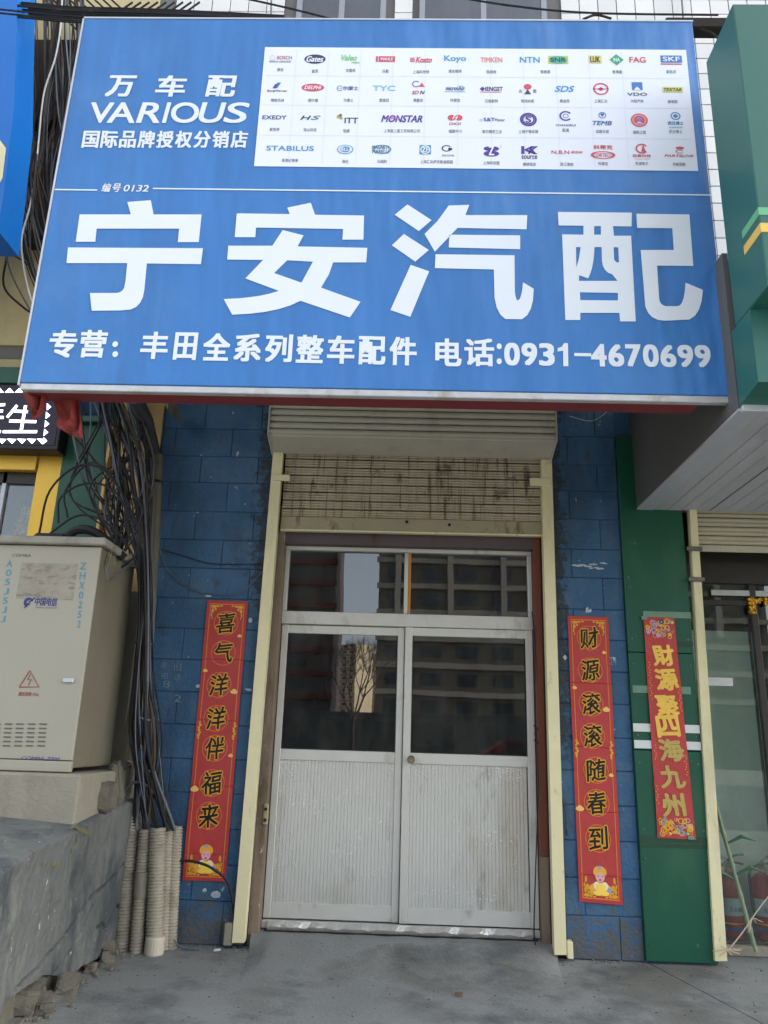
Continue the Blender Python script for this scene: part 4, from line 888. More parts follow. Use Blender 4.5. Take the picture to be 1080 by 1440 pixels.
# ------------------------------------------------------------ right neighbour's canopy and green sign
cn = thing('shop_canopy', 'deep grey canopy with planked soffit over the right shop', 'canopy', (3.4, -.9, 3.02))
xs = 1.722
B(xs, xs + .03, -1.845, -.001, 3.026, 3.96).build('side_panel', greyside, cn)
B(xs + .0, xs + .12, -1.845, -.04, 3.012, 3.025).build('soffit_trim', trimw, cn)
pw = .1; x = xs + .122
for i in range(34):
    B(x + .001, x + pw - .001, -1.845, -.04, 3.0145 if i % 3 else 3.0155, 3.025).build('soffit_plank', soffm, cn); x += pw + (.012 if i in (3, 12, 23) else .002)
B(xs + .031, 5.2, -1.84, -.001, 3.03, 3.10).build('canopy_deck', darkgap, cn)
B(xs + .01, 5.2, -1.875, -1.847, 3.0, 3.05, .003).build('front_trim', trimw, cn)
B(xs + .031, 5.2, -1.8, -.001, 3.9, 3.95).build('canopy_top', greyside, cn)
gs = thing('green_sign', 'tall green sign box with yellow band at the top right', 'sign', (3.4, -2.1, 3.03))
zb1, zt1 = 3.467, 5.225
B(xs, 5.2, -2.29, -1.905, zb1, zt1, .006).build('sign_box', signgreen, gs)
MB().prism([(xs + .001, -1.86, 3.032), (xs + .001, -2.085, 3.06), (xs + .001, -2.085, zb1 - .001), (xs + .001, -1.86, zb1 - .001)], (3.47, 0, 0)).build('lower_box', signgreen, gs)
B(xs + .10, 5.2, -2.092, -2.086, 3.10, 3.40, .002).build('light_panel', lightgreen, gs)
for v0, v1, mt in ((289, 302, lightgreen), (315, 330, yellowm)):
    z1_, z0_ = Q(1068, v0, xs).z, Q(1068, v1, xs).z
    B(xs - .002, 5.2, -2.293, -2.10, z0_, z1_, .001).build('colour_band', mt, gs)


# ------------------------------------------------------------ left side: ramp wall, plinth, cabinet
def ztop_(y): 
    pts = [(-3.2, .45), (-2.6, .56), (-1.95, .70), (-1.54, .767), (-1.07, .807), (-.3, .88), (.02, .89)]
    for (a, za), (b_, zb_) in zip(pts, pts[1:]):
        if y <= b_: return za + (zb_ - za) * (y - a) / (b_ - a)
    return .89
cracks = [[(-.10, .52), (-.28, .50), (-.55, .43), (-.75, .40), (-1.1, .27), (-1.35, .20), (-1.6, .16)],
          [(-.18, .24), (-.30, .28), (-.34, .22), (-.46, .17), (-.52, .22), (-.62, .22)], [(-.7, .34), (-.9, .22), (-1.2, .1), (-1.3, .02)]]
def cdist(y, z):
    d = 9
    for c in cracks:
        for (a, b_), (e, f_) in zip(c, c[1:]):
            l = max(1e-6, (e - a) ** 2 + (f_ - b_) ** 2); t_ = max(0, min(1, ((y - a) * (e - a) + (z - b_) * (f_ - b_)) / l))
            d = min(d, math.hypot(y - a - t_ * (e - a), z - b_ - t_ * (f_ - b_)) + .006 * noise.noise((y * 30, z * 30, 0)))
    return d
ny, nz = 420, 120; vs = []
for i in range(ny + 1):
    y = .012 - 3.2 * i / ny; zt_ = ztop_(y)
    zb_ = .03 + .05 * max(0, noise.noise((y * 3.1, 1, 0)) + .2) + (.10 * min(1, max(0, (-y - .85) * 2.2)) if y > -1.7 else .06)
    for j in range(nz + 1):
        q = j / nz; z = zb_ + (zt_ - zb_) * q
        x = -1.745 + .02 * noise.noise((y * 2, z * 2, 0)) + .008 * noise.noise((y * 9, z * 9, 4)) + .004 * noise.noise((y * 26, z * 26, 4))
        d = cdist(y, z)
        if d < .013: x -= .035 * (1 - d / .013)
        if q > .97: x -= .03 * ((q - .97) / .03) ** 2
        if j == 0: x -= .05
        vs.append((x, y, z))
W1 = nz + 1; fs = [(i * W1 + j, (i + 1) * W1 + j, (i + 1) * W1 + j + 1, i * W1 + j + 1) for i in range(ny) for j in range(nz)]
b0 = len(vs)
for i in range(ny + 1):
    y = .012 - 3.2 * i / ny
    for k in range(1, 9):
        q = k / 8; zz = ztop_(y) + (.1 * q if y < -.9 else .0) + .012 * noise.noise((y * 5, q * 7, 0)) + .006
        vs.append((-1.775 - 1.9 * q, y, zz))
for i in range(ny):
    fs.append((i * W1 + nz, (i + 1) * W1 + nz, b0 + (i + 1) * 8, b0 + i * 8))
    for k in range(7): fs.append((b0 + i * 8 + k, b0 + (i + 1) * 8 + k, b0 + (i + 1) * 8 + k + 1, b0 + i * 8 + k + 1))
rw = MB().add(vs, fs).build('ramp_wall', wallm, None, 'cracked dark cement side wall of the raised terrace in the left foreground', 'wall', smooth=True)
B(-1.93, -1.80, -3.2, .01, 0, .5).build('wall_core', stonem, rw)
yel = M('faded yellow scrawl', S(104, 103, 74), .9, var=.3, vs=30, bump=0)
def wallx(y, z): return -1.745 + .02 * noise.noise((y * 2, z * 2, 0)) + .008 * noise.noise((y * 9, z * 9, 4)) + .004 * noise.noise((y * 26, z * 26, 4)) + .0035
def daub(pts, wd):
    m = MB(); vs = []; n = len(pts)
    for i, (y, z) in enumerate(pts):
        w_ = wd * (.5 + .5 * abs(math.sin(i * 1.7))); vs += [(wallx(y, z - w_), y, z - w_), (wallx(y, z + w_), y, z + w_)]
    return m.add(vs, [(2 * i, 2 * i + 2, 2 * i + 3, 2 * i + 1) for i in range(n - 1)]).build('yellow_daub', yel, rw)
def wl(u, v): p = Q(u, v, -1.74); return (p.y, p.z)
daub([wl(100, 1165), wl(106, 1160), wl(112, 1166), wl(120, 1170), wl(126, 1176)], .012); daub([wl(100, 1200), wl(105, 1190), wl(110, 1182), wl(108, 1176)], .012); daub([wl(64, 1224), wl(68, 1216), wl(72, 1214), wl(78, 1218), wl(84, 1216)], .010)
def stone(name, label, c, sz, rot, seed, group=None, mat=stonem):
    bm = bmesh.new(); bmesh.ops.create_cube(bm, size=1); bmesh.ops.bevel(bm, geom=list(bm.edges), offset=.12, segments=2, affect='EDGES'); bmesh.ops.subdivide_edges(bm, edges=list(bm.edges), cuts=1, use_grid_fill=True)
    mt = Matrix.Rotation(rot[0], 3, 'X') @ Matrix.Rotation(rot[1], 3, 'Y') @ Matrix.Rotation(rot[2], 3, 'Z')
    for v in bm.verts:
        p = v.co + Vector((noise.noise(v.co * 3 + Vector((seed, 0, 0))), noise.noise(v.co * 3 + Vector((0, seed, 0))), noise.noise(v.co * 3 + Vector((0, 0, seed))))) * .16
        p = Vector((p.x * sz[0], p.y * sz[1], p.z * sz[2])); v.co = mt @ p + Vector(c)
    return MB().frombm(bm).build(name, mat, None, label, 'stone', group, smooth=True)
def stpx(u, v, x, sz, seed, label, rot=(0, 0, 0), group='broken stones by the ramp wall'):
    p = G(u, v, sz[2] * .45); return stone('stone', label, (p.x, p.y, sz[2] * .45), sz, rot, seed, group)
stpx(38, 1405, 0, (.14, .22, .11), 1, 'largest broken stone under the ramp wall in the lower left corner', (0, .1, .3))
stpx(62, 1412, 0, (.08, .16, .07), 2, 'small flat stone beside the largest broken stone, lower left corner', (.1, 0, .5))
stpx(95, 1388, 0, (.10, .20, .08), 3, 'wedge shaped stone halfway along the foot of the ramp wall', (.1, .2, .2))
stpx(152, 1340, 0, (.10, .14, .09), 4, 'stone chunk at the inner end of the ramp wall beside the conduits', (.2, 0, .4))
stpx(128, 1360, 0, (.05, .07, .04), 5, 'pebble sized stone between the wedge stone and the conduits')
m = MB()
for i in range(130):
    t_ = rr.random(); y = -.02 - 1.6 * t_; x = -1.76 + abs(rr.gauss(0, .06)); s_ = rr.uniform(.004, .016); m.box(x - s_, x + s_, y - s_, y + s_, -.002, s_ * 1.1, s_ * .3)
for i in range(160):
    x = rr.uniform(-1.6, 1.7); y = -abs(rr.gauss(0, .06)) - .01; s_ = rr.uniform(.003, .010); m.box(x - s_, x + s_, y - s_, y + s_, -.002, s_, s_ * .3)
for i in range(240):
    x = rr.uniform(-1.7, 2.6); y = -rr.uniform(.05, 1.6); s_ = rr.uniform(.0015, .005); m.box(x - s_, x + s_, y - s_, y + s_, -.001, s_, s_ * .2)
tag(m.build('gravel_debris', stonem, None, kind='stuff'), 'crumbs of broken cement along the foot of the walls', 'debris')
pl = P(112, 1100, -1.02)
B(-3.6, pl.x, -1.02, .0, .80, 1.075, .012).build('cabinet_plinth', plinthm, None, 'pale cement plinth carrying the telecom cabinet', 'plinth')
pz = P(136, 1120, -.62)
stone('stone', 'squared pale block leaning at the right end of the cabinet plinth', (pz.x, -.62, .93), (.25, .16, .17), (0, -.06, .05), 8, 'broken stones by the ramp wall')
stone('stone', 'thin upright slab wedged behind the squared block by the cables', (P(163, 1118, -.4).x, -.4, 1.0), (.05, .1, .25), (0, -.2, .05), 9, 'broken stones by the ramp wall')
stone('stone', 'long weathered slab lying against the foot of the cabinet side', (-1.85, -.22, 1.0), (.12, .3, .22), (.1, .0, .05), 11, 'broken stones by the ramp wall')

cx_ = -1.905; cyf = -.9; cyb = -.25
cbn = thing('telecom_cabinet', 'grey beige outdoor telecom cabinet with warning triangle on a plinth', 'cabinet', (cx_ - .5, (cyf + cyb) / 2, 1.08))
cw = 1.0; cb0, cb1 = 1.10, 2.43
B(cx_ - cw + .01, cx_ - .004, cyf + .022, cyb, cb0 + .002, cb1 - .002, .004).build('cabinet_body', cabside, cbn)
B(cx_ - cw + .015, cx_, cyf, cyf + .02, cb0 + .045, cb1 - .005, .004).build('door', cab, cbn)
cdoor = [o for o in cbn.children if o.name.startswith('door')][0]
B(cx_ - cw, cx_ + .0, cyf - .006, cyf + .03, cb0 - .02, cb0 + .04, .004).build('base_rail', cab, cbn)
B(cx_ - cw - .03, cx_ + .035, cyf - .035, cyb + .03, cb1, cb1 + .05, .008).build('roof_slab', M('dusty cabinet roof', S(150, 146, 134), .7, var=.15, vs=4, dirt=[(S(90, 86, 78), .5, .7, 5, (1, 1, 1), .5)]), cbn)
yc = cyf - .0012
def cpx(u, v): return P(u, v, yc)
tealp = ink((84, 138, 158)); bluep = ink((50, 56, 120)); brownp = ink((150, 70, 60)); greyp = ink((130, 134, 130))
m = MB()
for i, ch in enumerate('ZHX0252'): textpx(m, ch, 112.5 - i * .6, 791 + i * 13.6 - (i == 0) * 0, 121.5 - i * 1.4, 801 + i * 13.6, yc, bold=.02, warp=lambda a, b: (1 - (1 - b) if False else a, b))
m.build('stencil_code', tealp, cdoor)
m = MB()
for i, ch in enumerate('A05J5JJ'): textpx(m, ch, 9.5 - i * 1.4, 788 + i * 13, 17.5 - i * 1.6, 797 + i * 13, yc, bold=.02)
m.build('stencil_code', tealp, cdoor)
m = MB(); textpx(m, '中国电信', 49, 840, 81, 852, yc, bold=.02, shear=.1); textpx(m, 'CHINA TELECOM', 50, 853.5, 80, 855.5, yc, bold=.0)
a = cpx(40, 847); m_ = .035
for a0, a1, r_ in ((.3, 4.6, .030), (1.2, 5.6, .018)): disc(m, a.x, a.z, yc, r_, r_, r0=.6, a0=a0, a1=a1)
m.tube([(a.x - .02, yc, a.z - .035), (a.x + .005, yc, a.z + .0), (a.x + .035, yc, a.z + .03)], .004, 4); m.build('operator_mark', bluep, cdoor)
m = MB(); A_, B2, C2 = cpx(27, 966), cpx(55, 966), cpx(42, 943)
m.tube([A_, B2, C2, A_ + (C2 - A_) * -.01 + Vector((0, 0, .0))], .0035, 4); m.tube([C2, A_], .0035, 4)
m.tube([cpx(43, 948), cpx(39, 956), cpx(44, 955), cpx(40, 964)], .003, 4); textpx(m, '高压危险 小心', 26, 973, 55, 979, yc, bold=.02); m.build('warning_triangle', brownp, cdoor)
m = MB(); textpx(m, 'COMBA', 17, 779, 44, 783, yc, bold=.01); m.build('maker_plate_print', ink((80, 80, 76)), cdoor)
m = MB(); textpx(m, 'COMBA-7000', 30, 1064, 84, 1069, yc, bold=.01, shear=.2); m.build('model_print', bluep, cdoor)
for i in range(5):
    for j in range(6):
        u, v = -8 + i * 16.2 + (5 - j) * .0 + j * -.6, 1018 + j * 6.1; p = cpx(u + 4, v)
        B(p.x - .022, p.x + .022, yc - .004, yc + .0011, p.z - .0035, p.z + .0035, .001).build('vent_louvre', ink((96, 96, 88)), cdoor)
p = cpx(97, 957); B(p.x - .035, p.x + .03, yc - .012, yc + .001, p.z - .012, p.z + .012, .003).build('door_handle', trimw, cdoor)
res_m = M('sticker residue', S(150, 144, 130), .7, var=.2, vs=7, dirt=[(S(110, 96, 84), .5, .6, 11, (1, 1, 3), .6)])
a = cpx(22, 842); c = cpx(110, 793); B(a.x, c.x, yc + .0006, yc + .0009, a.z, c.z).build('sticker_residue', res_m, cdoor)
# chalk writing and plaster specks on the blue blocks
m = MB()
for u, v, ch in ((231, 935, '收'), (250, 938, '旧'), (232, 950, '电'), (249, 952, '话'), (234, 962, '8'), (219, 990, '工'), (250, 982, '2'), (221, 1008, '九'), (810, 920, '14'), (862, 930, '24')): textpx(m, ch, u - 5, v - 5, u + 5, v + 5, -.0075, bold=.0)
m.build('chalk_writing', M('chalk marks', S(112, 134, 152), .9, var=.4, vs=60), bpy.data.objects['block_pillar'])
m = MB()
for u, v, w_, h_ in ((302, 862, 9, 8), (297, 855, 5, 4), (352, 872, 6, 8), (350, 970, 8, 4), (279, 965, 8, 5), (293, 838, 10, 3), (303, 1258, 14, 9), (288, 1252, 6, 5), (219, 1075, 6, 5)):
    p = P(u, v, -.0072); k = [1 + .45 * noise.noise((u, i * 1.3, v)) for i in range(9)]
    m.add([(p.x + w_ / 205 * .5 * k[i] * math.cos(i * .698), p.y, p.z + h_ / 205 * .5 * k[i] * math.sin(i * .698)) for i in range(9)], [tuple(range(9))])
m.build('paint_specks', M('plaster specks', S(176, 188, 198), .9, var=.3, vs=50), bpy.data.objects['block_pillar'], kind='stuff')
m = MB()
for u, v, w_, h_ in ((828, 858, 10, 10), (822, 795, 40, 5), (840, 799, 24, 5), (852, 792, 18, 3), (796, 925, 9, 7), (862, 927, 9, 5), (860, 1025, 12, 4)):
    p = P(u, v, -.0072)
    for j in range(5):
        k = [1 + .5 * noise.noise((u + j, i * 1.3, v)) for i in range(9)]; ox, oz = rr.uniform(-.4, .4) * w_ / 205, rr.uniform(-.4, .4) * h_ / 205
        m.add([(p.x + ox + w_ / 205 * .16 * k[i] * math.cos(i * .698), p.y - .0001 * j, p.z + oz + h_ / 205 * .25 * k[i] * math.sin(i * .698)) for i in range(9)], [tuple(range(9))])
m.build('paint_specks', bpy.data.materials['plaster specks'], bpy.data.objects['block_pillar.001'], kind='stuff')

# ------------------------------------------------------------ corrugated conduits
def conduit(label, u0, v0, u1, v1, y, r):
    a, b_ = P(u0, v0, y), P(u1, v1, y); b_.z = max(b_.z, .0) if True else b_.z; b_ = Vector((b_.x, y - .02, 0.0))
    L_ = (a - b_).length; n = int(L_ / .019); ax = (a - b_).normalized(); prof = []
    for i in range(n): h_ = i * L_ / n; s_ = L_ / n; prof += [(r, h_), (r, h_ + s_ * .45), (r * .87, h_ + s_ * .62), (r * .87, h_ + s_ * .86)]
    prof += [(r, L_ - .001), (r, L_), (r * .84, L_), (r * .80, L_ - .06)]
    t = MB().lathe(prof, b_, ax, 22).build('corrugated_conduit', conduitm, None, label, 'conduit', 'corrugated cable conduits')
    return a
tops = [conduit('leftmost corrugated beige conduit, the tallest one touching the ramp wall', 187, 1146, 172, 1338, -.17, .050),
        conduit('shorter corrugated conduit with a joint sleeve, second from the left', 205, 1166, 192, 1345, -.21, .042),
        conduit('thickest corrugated conduit with a coupling at its foot, middle of the bundle', 222, 1164, 217, 1345, -.23, .053),
        conduit('half hidden smooth backed conduit behind the thickest one', 236, 1160, 230, 1330, -.12, .040),
        conduit('rightmost corrugated conduit leaning against the blue wall', 248, 1162, 241, 1325, -.09, .042)]
cpb = P(217, 1340, -.24); MB().lathe([(.058, 0), (.060, .01), (.060, .09), (.056, .1)], (P(217, 1345, -.23).x, -.25, 0), (0, 0, 1), 22).build('conduit_coupling', M('pale coupling', S(186, 178, 160), .6, var=.15), bpy.data.objects['corrugated_conduit.002'])
MB().lathe([(.045, 0), (.046, .01), (.046, .14), (.045, .15)], P(198, 1262, -.222), (P(205, 1166, -.21) - P(192, 1345, -.21)).normalized(), 22).build('joint_sleeve', plinthm, bpy.data.objects['corrugated_conduit.001'])

# ------------------------------------------------------------ left neighbours
ln = thing('left_shopfront', 'golden framed shop front with green pillar behind the cabinet', 'shop front', (-3.6, 0, 0))
B(-2.27, -1.915, -.02, .013, 2.3, 4.18, .004).build('cream_pier', creampaint, ln); B(-2.27, -1.915, -.024, .012, 0, 2.299, .004).build('pier_base', render_m, ln)
zg = P(130, 592, -.06).z
B(-2.64, -2.28, -.06, .013, 0, zg - .03, .005).build('green_panel', greenp, ln)
B(-2.66, -2.26, -.12, .013, zg - .029, zg + .02, .004).build('green_beam', greenp, ln)
B(-2.30, -2.275, -.07, -.001, 0, zg - .03, .003).build('corner_strip', creampaint, ln)
ga = P(58, 640, .0).x; gb_ = P(82, 660, .0).x; zgh = P(30, 662, .0).z
B(ga, -2.645, -.03, .013, 0, 3.75, .005).build('gold_pier', goldwall, ln)
B(-6, ga - .002, -.05, .013, zgh - .01, 3.75, .005).build('gold_header', goldwall, ln)
for x in (ga - .28, ga - .62, ga - 1.2): B(x, x + .035, .02, .07, 1.0, zgh, .003).build('window_bar', trimw, ln)
B(-6, ga - .003, .02, .07, zgh - .10, zgh - .002, .003).build('window_head', darkf, ln)
B(-6, ga - .003, .045, .05, 1.0, zgh - .101).build('pane', glassclear, ln)
B(-6, ga - .003, -.02, .07, 0, 1.0).build('window_apron', beige, ln)
B(-6, -2.2, 3.0, 3.05, .05, 3.2).build('inner_wall', M('shop interior wall', S(160, 150, 140), .8, var=.3, vs=1.5), ln)
# dried gold ornament in the window
m = MB(); pb_ = P(28, 752, .15)
for i in range(70):
    a_ = rr.uniform(0, 6.28); h_ = rr.uniform(0, .22); p = pb_ + Vector((.035 * math.cos(a_) + .1 * h_, .03 * math.sin(a_), h_)); m.tube([p, p + Vector((rr.uniform(-.03, .03), rr.uniform(-.02, .02), rr.uniform(.01, .04)))], [.005, .002], 4)
tag(m.build('gold_ornament', M('gilded branch', S(220, 160, 50), .35, metal=.5), None, kind='stuff'), 'small gilded branch ornament in the left shop window', 'ornament')
# LED display
YLd = -.2
x1 = P(83, 620, YLd).x; zb_, zt_ = P(40, 632, YLd).z, P(40, 541, YLd).z
ld = thing('led_display', 'black scrolling display with lit white characters and triangle border', 'display', (x1 - .6, YLd, zb_))
B(x1 - 1.6, x1, YLd, -.052, zb_, zt_ + .0, .006).build('case', M('black display case', S(34, 32, 36), .5), ld)
B(x1 - 1.58, x1 - .03, YLd - .004, YLd - .001, zb_ + .035, zt_ - .02).build('display_face', ledback, ld)
yl = YLd - .006
def ledstroke(px_, name='led_stroke', th=.011):
    q = [P(u, v, yl) for u, v in px_]; m = MB()
    for a, b_ in zip(q, q[1:]):
        d = (b_ - a).normalized(); nn = Vector((-d.z, 0, d.x)) * th
        m.add([a - nn, b_ - nn, b_ + nn, a + nn], [(0, 1, 2, 3)])
    return m.build(name, ledm, ld)
for s_ in ([(24, 570), (10, 587)], [(20, 578), (39, 579)], [(36, 570), (29.5, 607)], [(13, 592), (51, 593)], [(4, 607), (52, 607)]): ledstroke(s_)
for s_ in ([(-20, 570), (7, 569)], [(-20, 577), (4, 578)], [(-16, 587), (5, 587)], [(-20, 606), (1, 607)], [(-18, 569), (-20, 607)]): ledstroke(s_)
def tri(px_):
    m = MB(); m.add([P(u, v, yl) for u, v in px_], [(0, 1, 2)]); m.build('led_triangle', ledm, ld)
for i in range(-3, 5):
    u = 27.5 - i * 14 + 0; 
    if u < 40: tri([(u - 7, 552), (u + 6, 552), (u, 545.5)])
for i in range(6): u = 59 - i * 14; tri([(u - 7, 617), (u + 6, 617.5), (u + 0, 624)])
for i in range(5): v = 572 + i * 12; tri([(66 - i * 1.2, v - 5), (66 - i * 1.6, v + 5), (72 - i * 1.4, v)])
B(-6, x1 - .02, -.18, -.02, zt_ + .02, zt_ + .16, .006).build('green_beam', greenp, ln)
# blue sign of the far left shop
bs = thing('left_blue_sign', 'bright blue neighbouring sign box at the top left edge', 'sign', (-4, -.7, 4.7))
za, zb2 = P(0, 330, -.9).z, 9.0
fx = -3.10
bp = [P(u, v, -1.0) for u, v in ((26, -60), (24, 0), (20, 150), (8, 250), (-2, 325))]
MB().prism([(-8, -1.0, bp[-1].z)] + bp[::-1] + [(-8, -1.0, bp[0].z)], (0, .3, 0)).build('sign_box', bluesign, bs)
MB().prism([P(u, v, -1.006) for u, v in ((-120, 195), (0, 197), (8, 208), (3, 250), (-4, 262), (-120, 262))], (0, .005, 0)).build('cream_emblem', cream, bs)
B(P(30, 340, -.1).x + .05, -1.99, -.10, -.02, P(60, 345, -.1).z, P(100, 70, -.1).z, .01).build('recess_shade_sheet', M('painted recess shade', S(44, 42, 44), .85, var=.35, vs=4), bd)  # dark sheet standing in for the shaded recess behind the cables
lt = MB()
for i in range(9):
    a = P(90 + i * 12, 70, -.2); lt.tube([a, a + Vector((.55, 0, .55))], .009, 5); lt.tube([a + Vector((.3, -.02, 0)), a + Vector((-.25, -.02, .55))], .009, 5)
lt.build('lattice_grille', blackm, bd)
B(-3.5, -2.35, -.15, -.009, 6.4, 7.3, .01).build('bracket_box', M('rusty bracket box', S(70, 56, 50), .8, var=.3, vs=5), bd)

# concrete post with clip beside the bundle, and sloping gutter above it
pp = [P(214, 655, -.12), P(205, 900, -.12), P(176, 1080, -.12)]
cpo = MB().tube([P(221, 640, -.12), P(216, 760, -.12), P(207, 900, -.12), Vector((-1.86, -.12, .9))], [.045, .045, .045, .05], 10).build('old_downpipe', postm, None, 'mottled grey downpipe beside the black cable bundle', 'pipe', smooth=True)
MB().tube([P(216, 640, -.12), P(205, 590, -.3), P(190, 560, -.55)], .055, 10).build('elbow', M('dark pipe elbow', S(60, 62, 66), .6), cpo, smooth=True)
MB().lathe([(.052, 0), (.052, .02)], P(218, 680, -.12), (0, 0, 1), 12).build('pipe_clip', blackm, cpo)
zz = P(236, 570, -.3)
MB().prism([P(222, 556, -.4), P(238, 556, -.4), P(236, 576, -.4)], (0, .3, 0)).build('shade_bracket', postm, cpo)

# ------------------------------------------------------------ cables
def cable(pts, r, mat, label, group='black cables of the bundle', jy=0.0, name='cable', n=5):
    q = [P(p[0], p[1], (p[2] if len(p) > 2 else -.28) + jy) for p in pts]
    return MB().tube(smoothpts(q, 6), r, n).build(name, mat, None, label, 'cable', group if group else None, smooth=True)
path = [(70, -30), (72, 60), (66, 150), (58, 230), (60, 300), (72, 370), (100, 450), (150, 530), (178, 600), (192, 680), (201, 760), (206, 850), (204, 950), (206, 1050), (205, 1120)]
spread = [46, 46, 42, 38, 36, 34, 24, 24, 26, 24, 12, 10, 14, 22, 26]
cr = random.Random(11)
for i in range(52):
    s_ = cr.uniform(-1, 1); j = cr.uniform(-.12, .12); pts = []
    for (u, v), w_ in zip(path, spread):
        s_ = max(-1, min(1, s_ + cr.gauss(0, .28))); pts.append((u + s_ * w_, v + cr.uniform(-8, 8), -.30 + j + cr.uniform(-.03, .03)))
    if i % 4 == 0: pts = pts[:11]; pts[-1] = (160 + cr.uniform(-12, 15), 775 + cr.uniform(-10, 20), -.35)
    elif i % 5 == 1: pts = pts[:9] + [(180 + cr.uniform(-10, 12), 640, -.3), (150 + cr.uniform(-30, 20), 690 + cr.uniform(-40, 30), -.35), (165, 770, -.4)]
    else:
        pts[-1] = (cr.choice([190, 206, 222, 238, 246]) + cr.uniform(-4, 4), 1168, -.2)
    cable(pts, cr.choice([.004, .005, .007, .009, .011]), cr.choice([cablem, cablem, cablem, cableg, cableb]), 'dark cable hanging in the thick bundle between cabinet and blue wall')
for i in range(16):                                 # loose loops over the green panel and behind the cabinet top
    a = (cr.uniform(90, 175), cr.uniform(555, 600)); e = (cr.uniform(150, 185), cr.uniform(755, 800)); mid = (cr.uniform(95, 190), cr.uniform(640, 700))
    cable([(a[0], a[1] - 40, -.4), (a[0], a[1], -.35), (mid[0], mid[1], -.32), (e[0], e[1] - 30, -.35), (e[0], e[1], -.4)], cr.choice([.005, .006, .008]), cr.choice([cablem, cablem, cableg]), 'loose dark cable crossing in front of the green panel', 'loose cables over the green panel')
for pts in ([(55, 750), (70, 690), (110, 655), (150, 665), (185, 720), (200, 770)], [(82, 735), (85, 700), (120, 680), (160, 690), (190, 740)], [(95, 728), (92, 690), (130, 650), (170, 690), (183, 760)],
            [(70, 750), (110, 725), (150, 735), (178, 765), (196, 800)], [(165, 790), (185, 760), (200, 720), (188, 700), (176, 730), (190, 775)], [(168, 800), (190, 780), (196, 740), (180, 730)]):
    cable([(u, v, -.5) for u, v in pts], .008, cablem, 'curling dark cable looped over the top of the cabinet', 'cable loops over the cabinet')
cable([(88, -30, -.42), (86, 30, -.42), (78, 80, -.42), (62, 130, -.42), (55, 190, -.42), (50, 240, -.42), (42, 290, -.42), (30, 340, -.42), (38, 400, -.42), (52, 440, -.42)], .008, cablew, 'single white cable running down the front of the dark bundle at top left', None)
cable([(35, 285, -.35), (15, 300, -.35), (10, 340, -.35), (14, 380, -.35), (45, 440, -.35), (70, 470, -.3)], .007, cableg, 'grey cable curling out left of the bundle over the beige wall', None)
cable([(-10, 300, -.3), (10, 345, -.3), (5, 400, -.3), (30, 430, -.3), (60, 450, -.3)], .009, cablem, 'black cable sagging across the beige wall at the left edge', None)
cable([(-10, 350, -.3), (20, 360, -.3), (50, 380, -.3)], .006, cablem, 'thin black cable entering from the left edge under the blue sign', None)
for i in range(9):
    y_ = -1.0 + cr.uniform(-.25, .25); v0 = 10 + i * 2.6
    cable([(-20, v0 - 12, y_), (60, v0 - 4, y_), (110, v0, y_), (220, v0 + 3, y_), (400, v0 + 12, y_ - .3)], cr.choice([.007, .010]), cablem, 'dark cable running along above the top edge of the blue sign', 'cables along the top of the blue sign')
cable([(300, -12, -1.0), (400, 10, -1.0), (480, 30, -1.0)], .008, cablem, 'black cable slanting down to the left half of the blue sign top', None)
cable([(620, -8, -1.0), (720, 8, -1.0), (830, 18, -1.0), (1010, 21, -1.0)], .008, cablem, 'long thin cable crossing the tiles above the right half of the sign', None)
cable([(820, 27, -1.2), (838, 21, -1.2), (860, 26, -1.2)], .009, cablem, 'short hump of black cable on top of the sign near its right end', None)
cable([(985, 40, -1.2), (1000, 46, -1.2), (1012, 56, -1.2)], .008, cablem, 'short cable in the gap between blue sign and green sign', None)
cable([(382, -10, -.1), (381, 30, -.1), (380, 60, -.1)], .009, cableg, 'upright grey pipe on the white tiles above the blue sign', None)
cable([(958, -10, -.05), (961, 30, -.05), (964, 60, -.05)], .009, cableg, 'upright grey line on the tiles near the top right', None)
B(1.80, 2.25, -1.2, -1.1, P(1000, 47, -1.15).z, P(1000, 32, -1.15).z, .01).build('steel_beam', darkgap, None, 'dark steel beam end in the gap beside the blue sign', 'beam')
# wires on the blue wall and by the door
cable([(222, 760, -.03), (235, 800, -.02), (262, 825, -.02), (300, 836, -.02), (340, 832, -.02), (372, 800, -.02)], .004, cableg, 'thin grey wire drooping across the left blue pillar', None)
cable([(225, 772, -.03), (262, 783, -.02), (300, 793, -.02), (368, 793, -.02)], .0035, cablem, 'thin dark wire sagging across the left blue pillar', None)
cable([(748, 860, .02), (752, 900, .02), (753, 1000, -.01), (757, 1100, -.01), (754, 1200, -.01), (751, 1300, -.01), (753, 1330, -.01)], .0045, cablem, 'black wire hanging down the right side of the doorway', None)
cable([(750, 1020, -.02), (756, 1025, -.02), (752, 1032, -.02), (757, 1046, -.02), (751, 1040, -.02)], .004, cablem, 'small wire hook on the right door jamb', None)
cable([(800, 585, -.05), (830, 592, -.05), (850, 582, -.05), (862, 566, -.05)], .003, cablew, 'fine white wire looped at the top of the right blue pillar', None)
cable([(790, 1120, -.01), (795, 1145, -.02), (797, 1175, -.01)], .003, cablem, 'short black wire on the right blue pillar by the shutter post', None)
cable([(250, 1210, -.1), (275, 1212, -.12), (300, 1222, -.12), (322, 1245, -.1), (330, 1300, -.04), (322, 1330, -.06)], .009, cablem, 'dark cable arching over the foot of the left couplet', None)
cable([(240, 1315, -.12), (255, 1332, -.15), (280, 1334, -.15)], .006, cableg, 'short grey cable end lying by the conduits', None)
cable([(172, 1115, -.25), (190, 1100, -.3), (215, 1112, -.3), (230, 1150, -.2)], .009, cableg, 'grey cable hooked over the conduit tops', None)
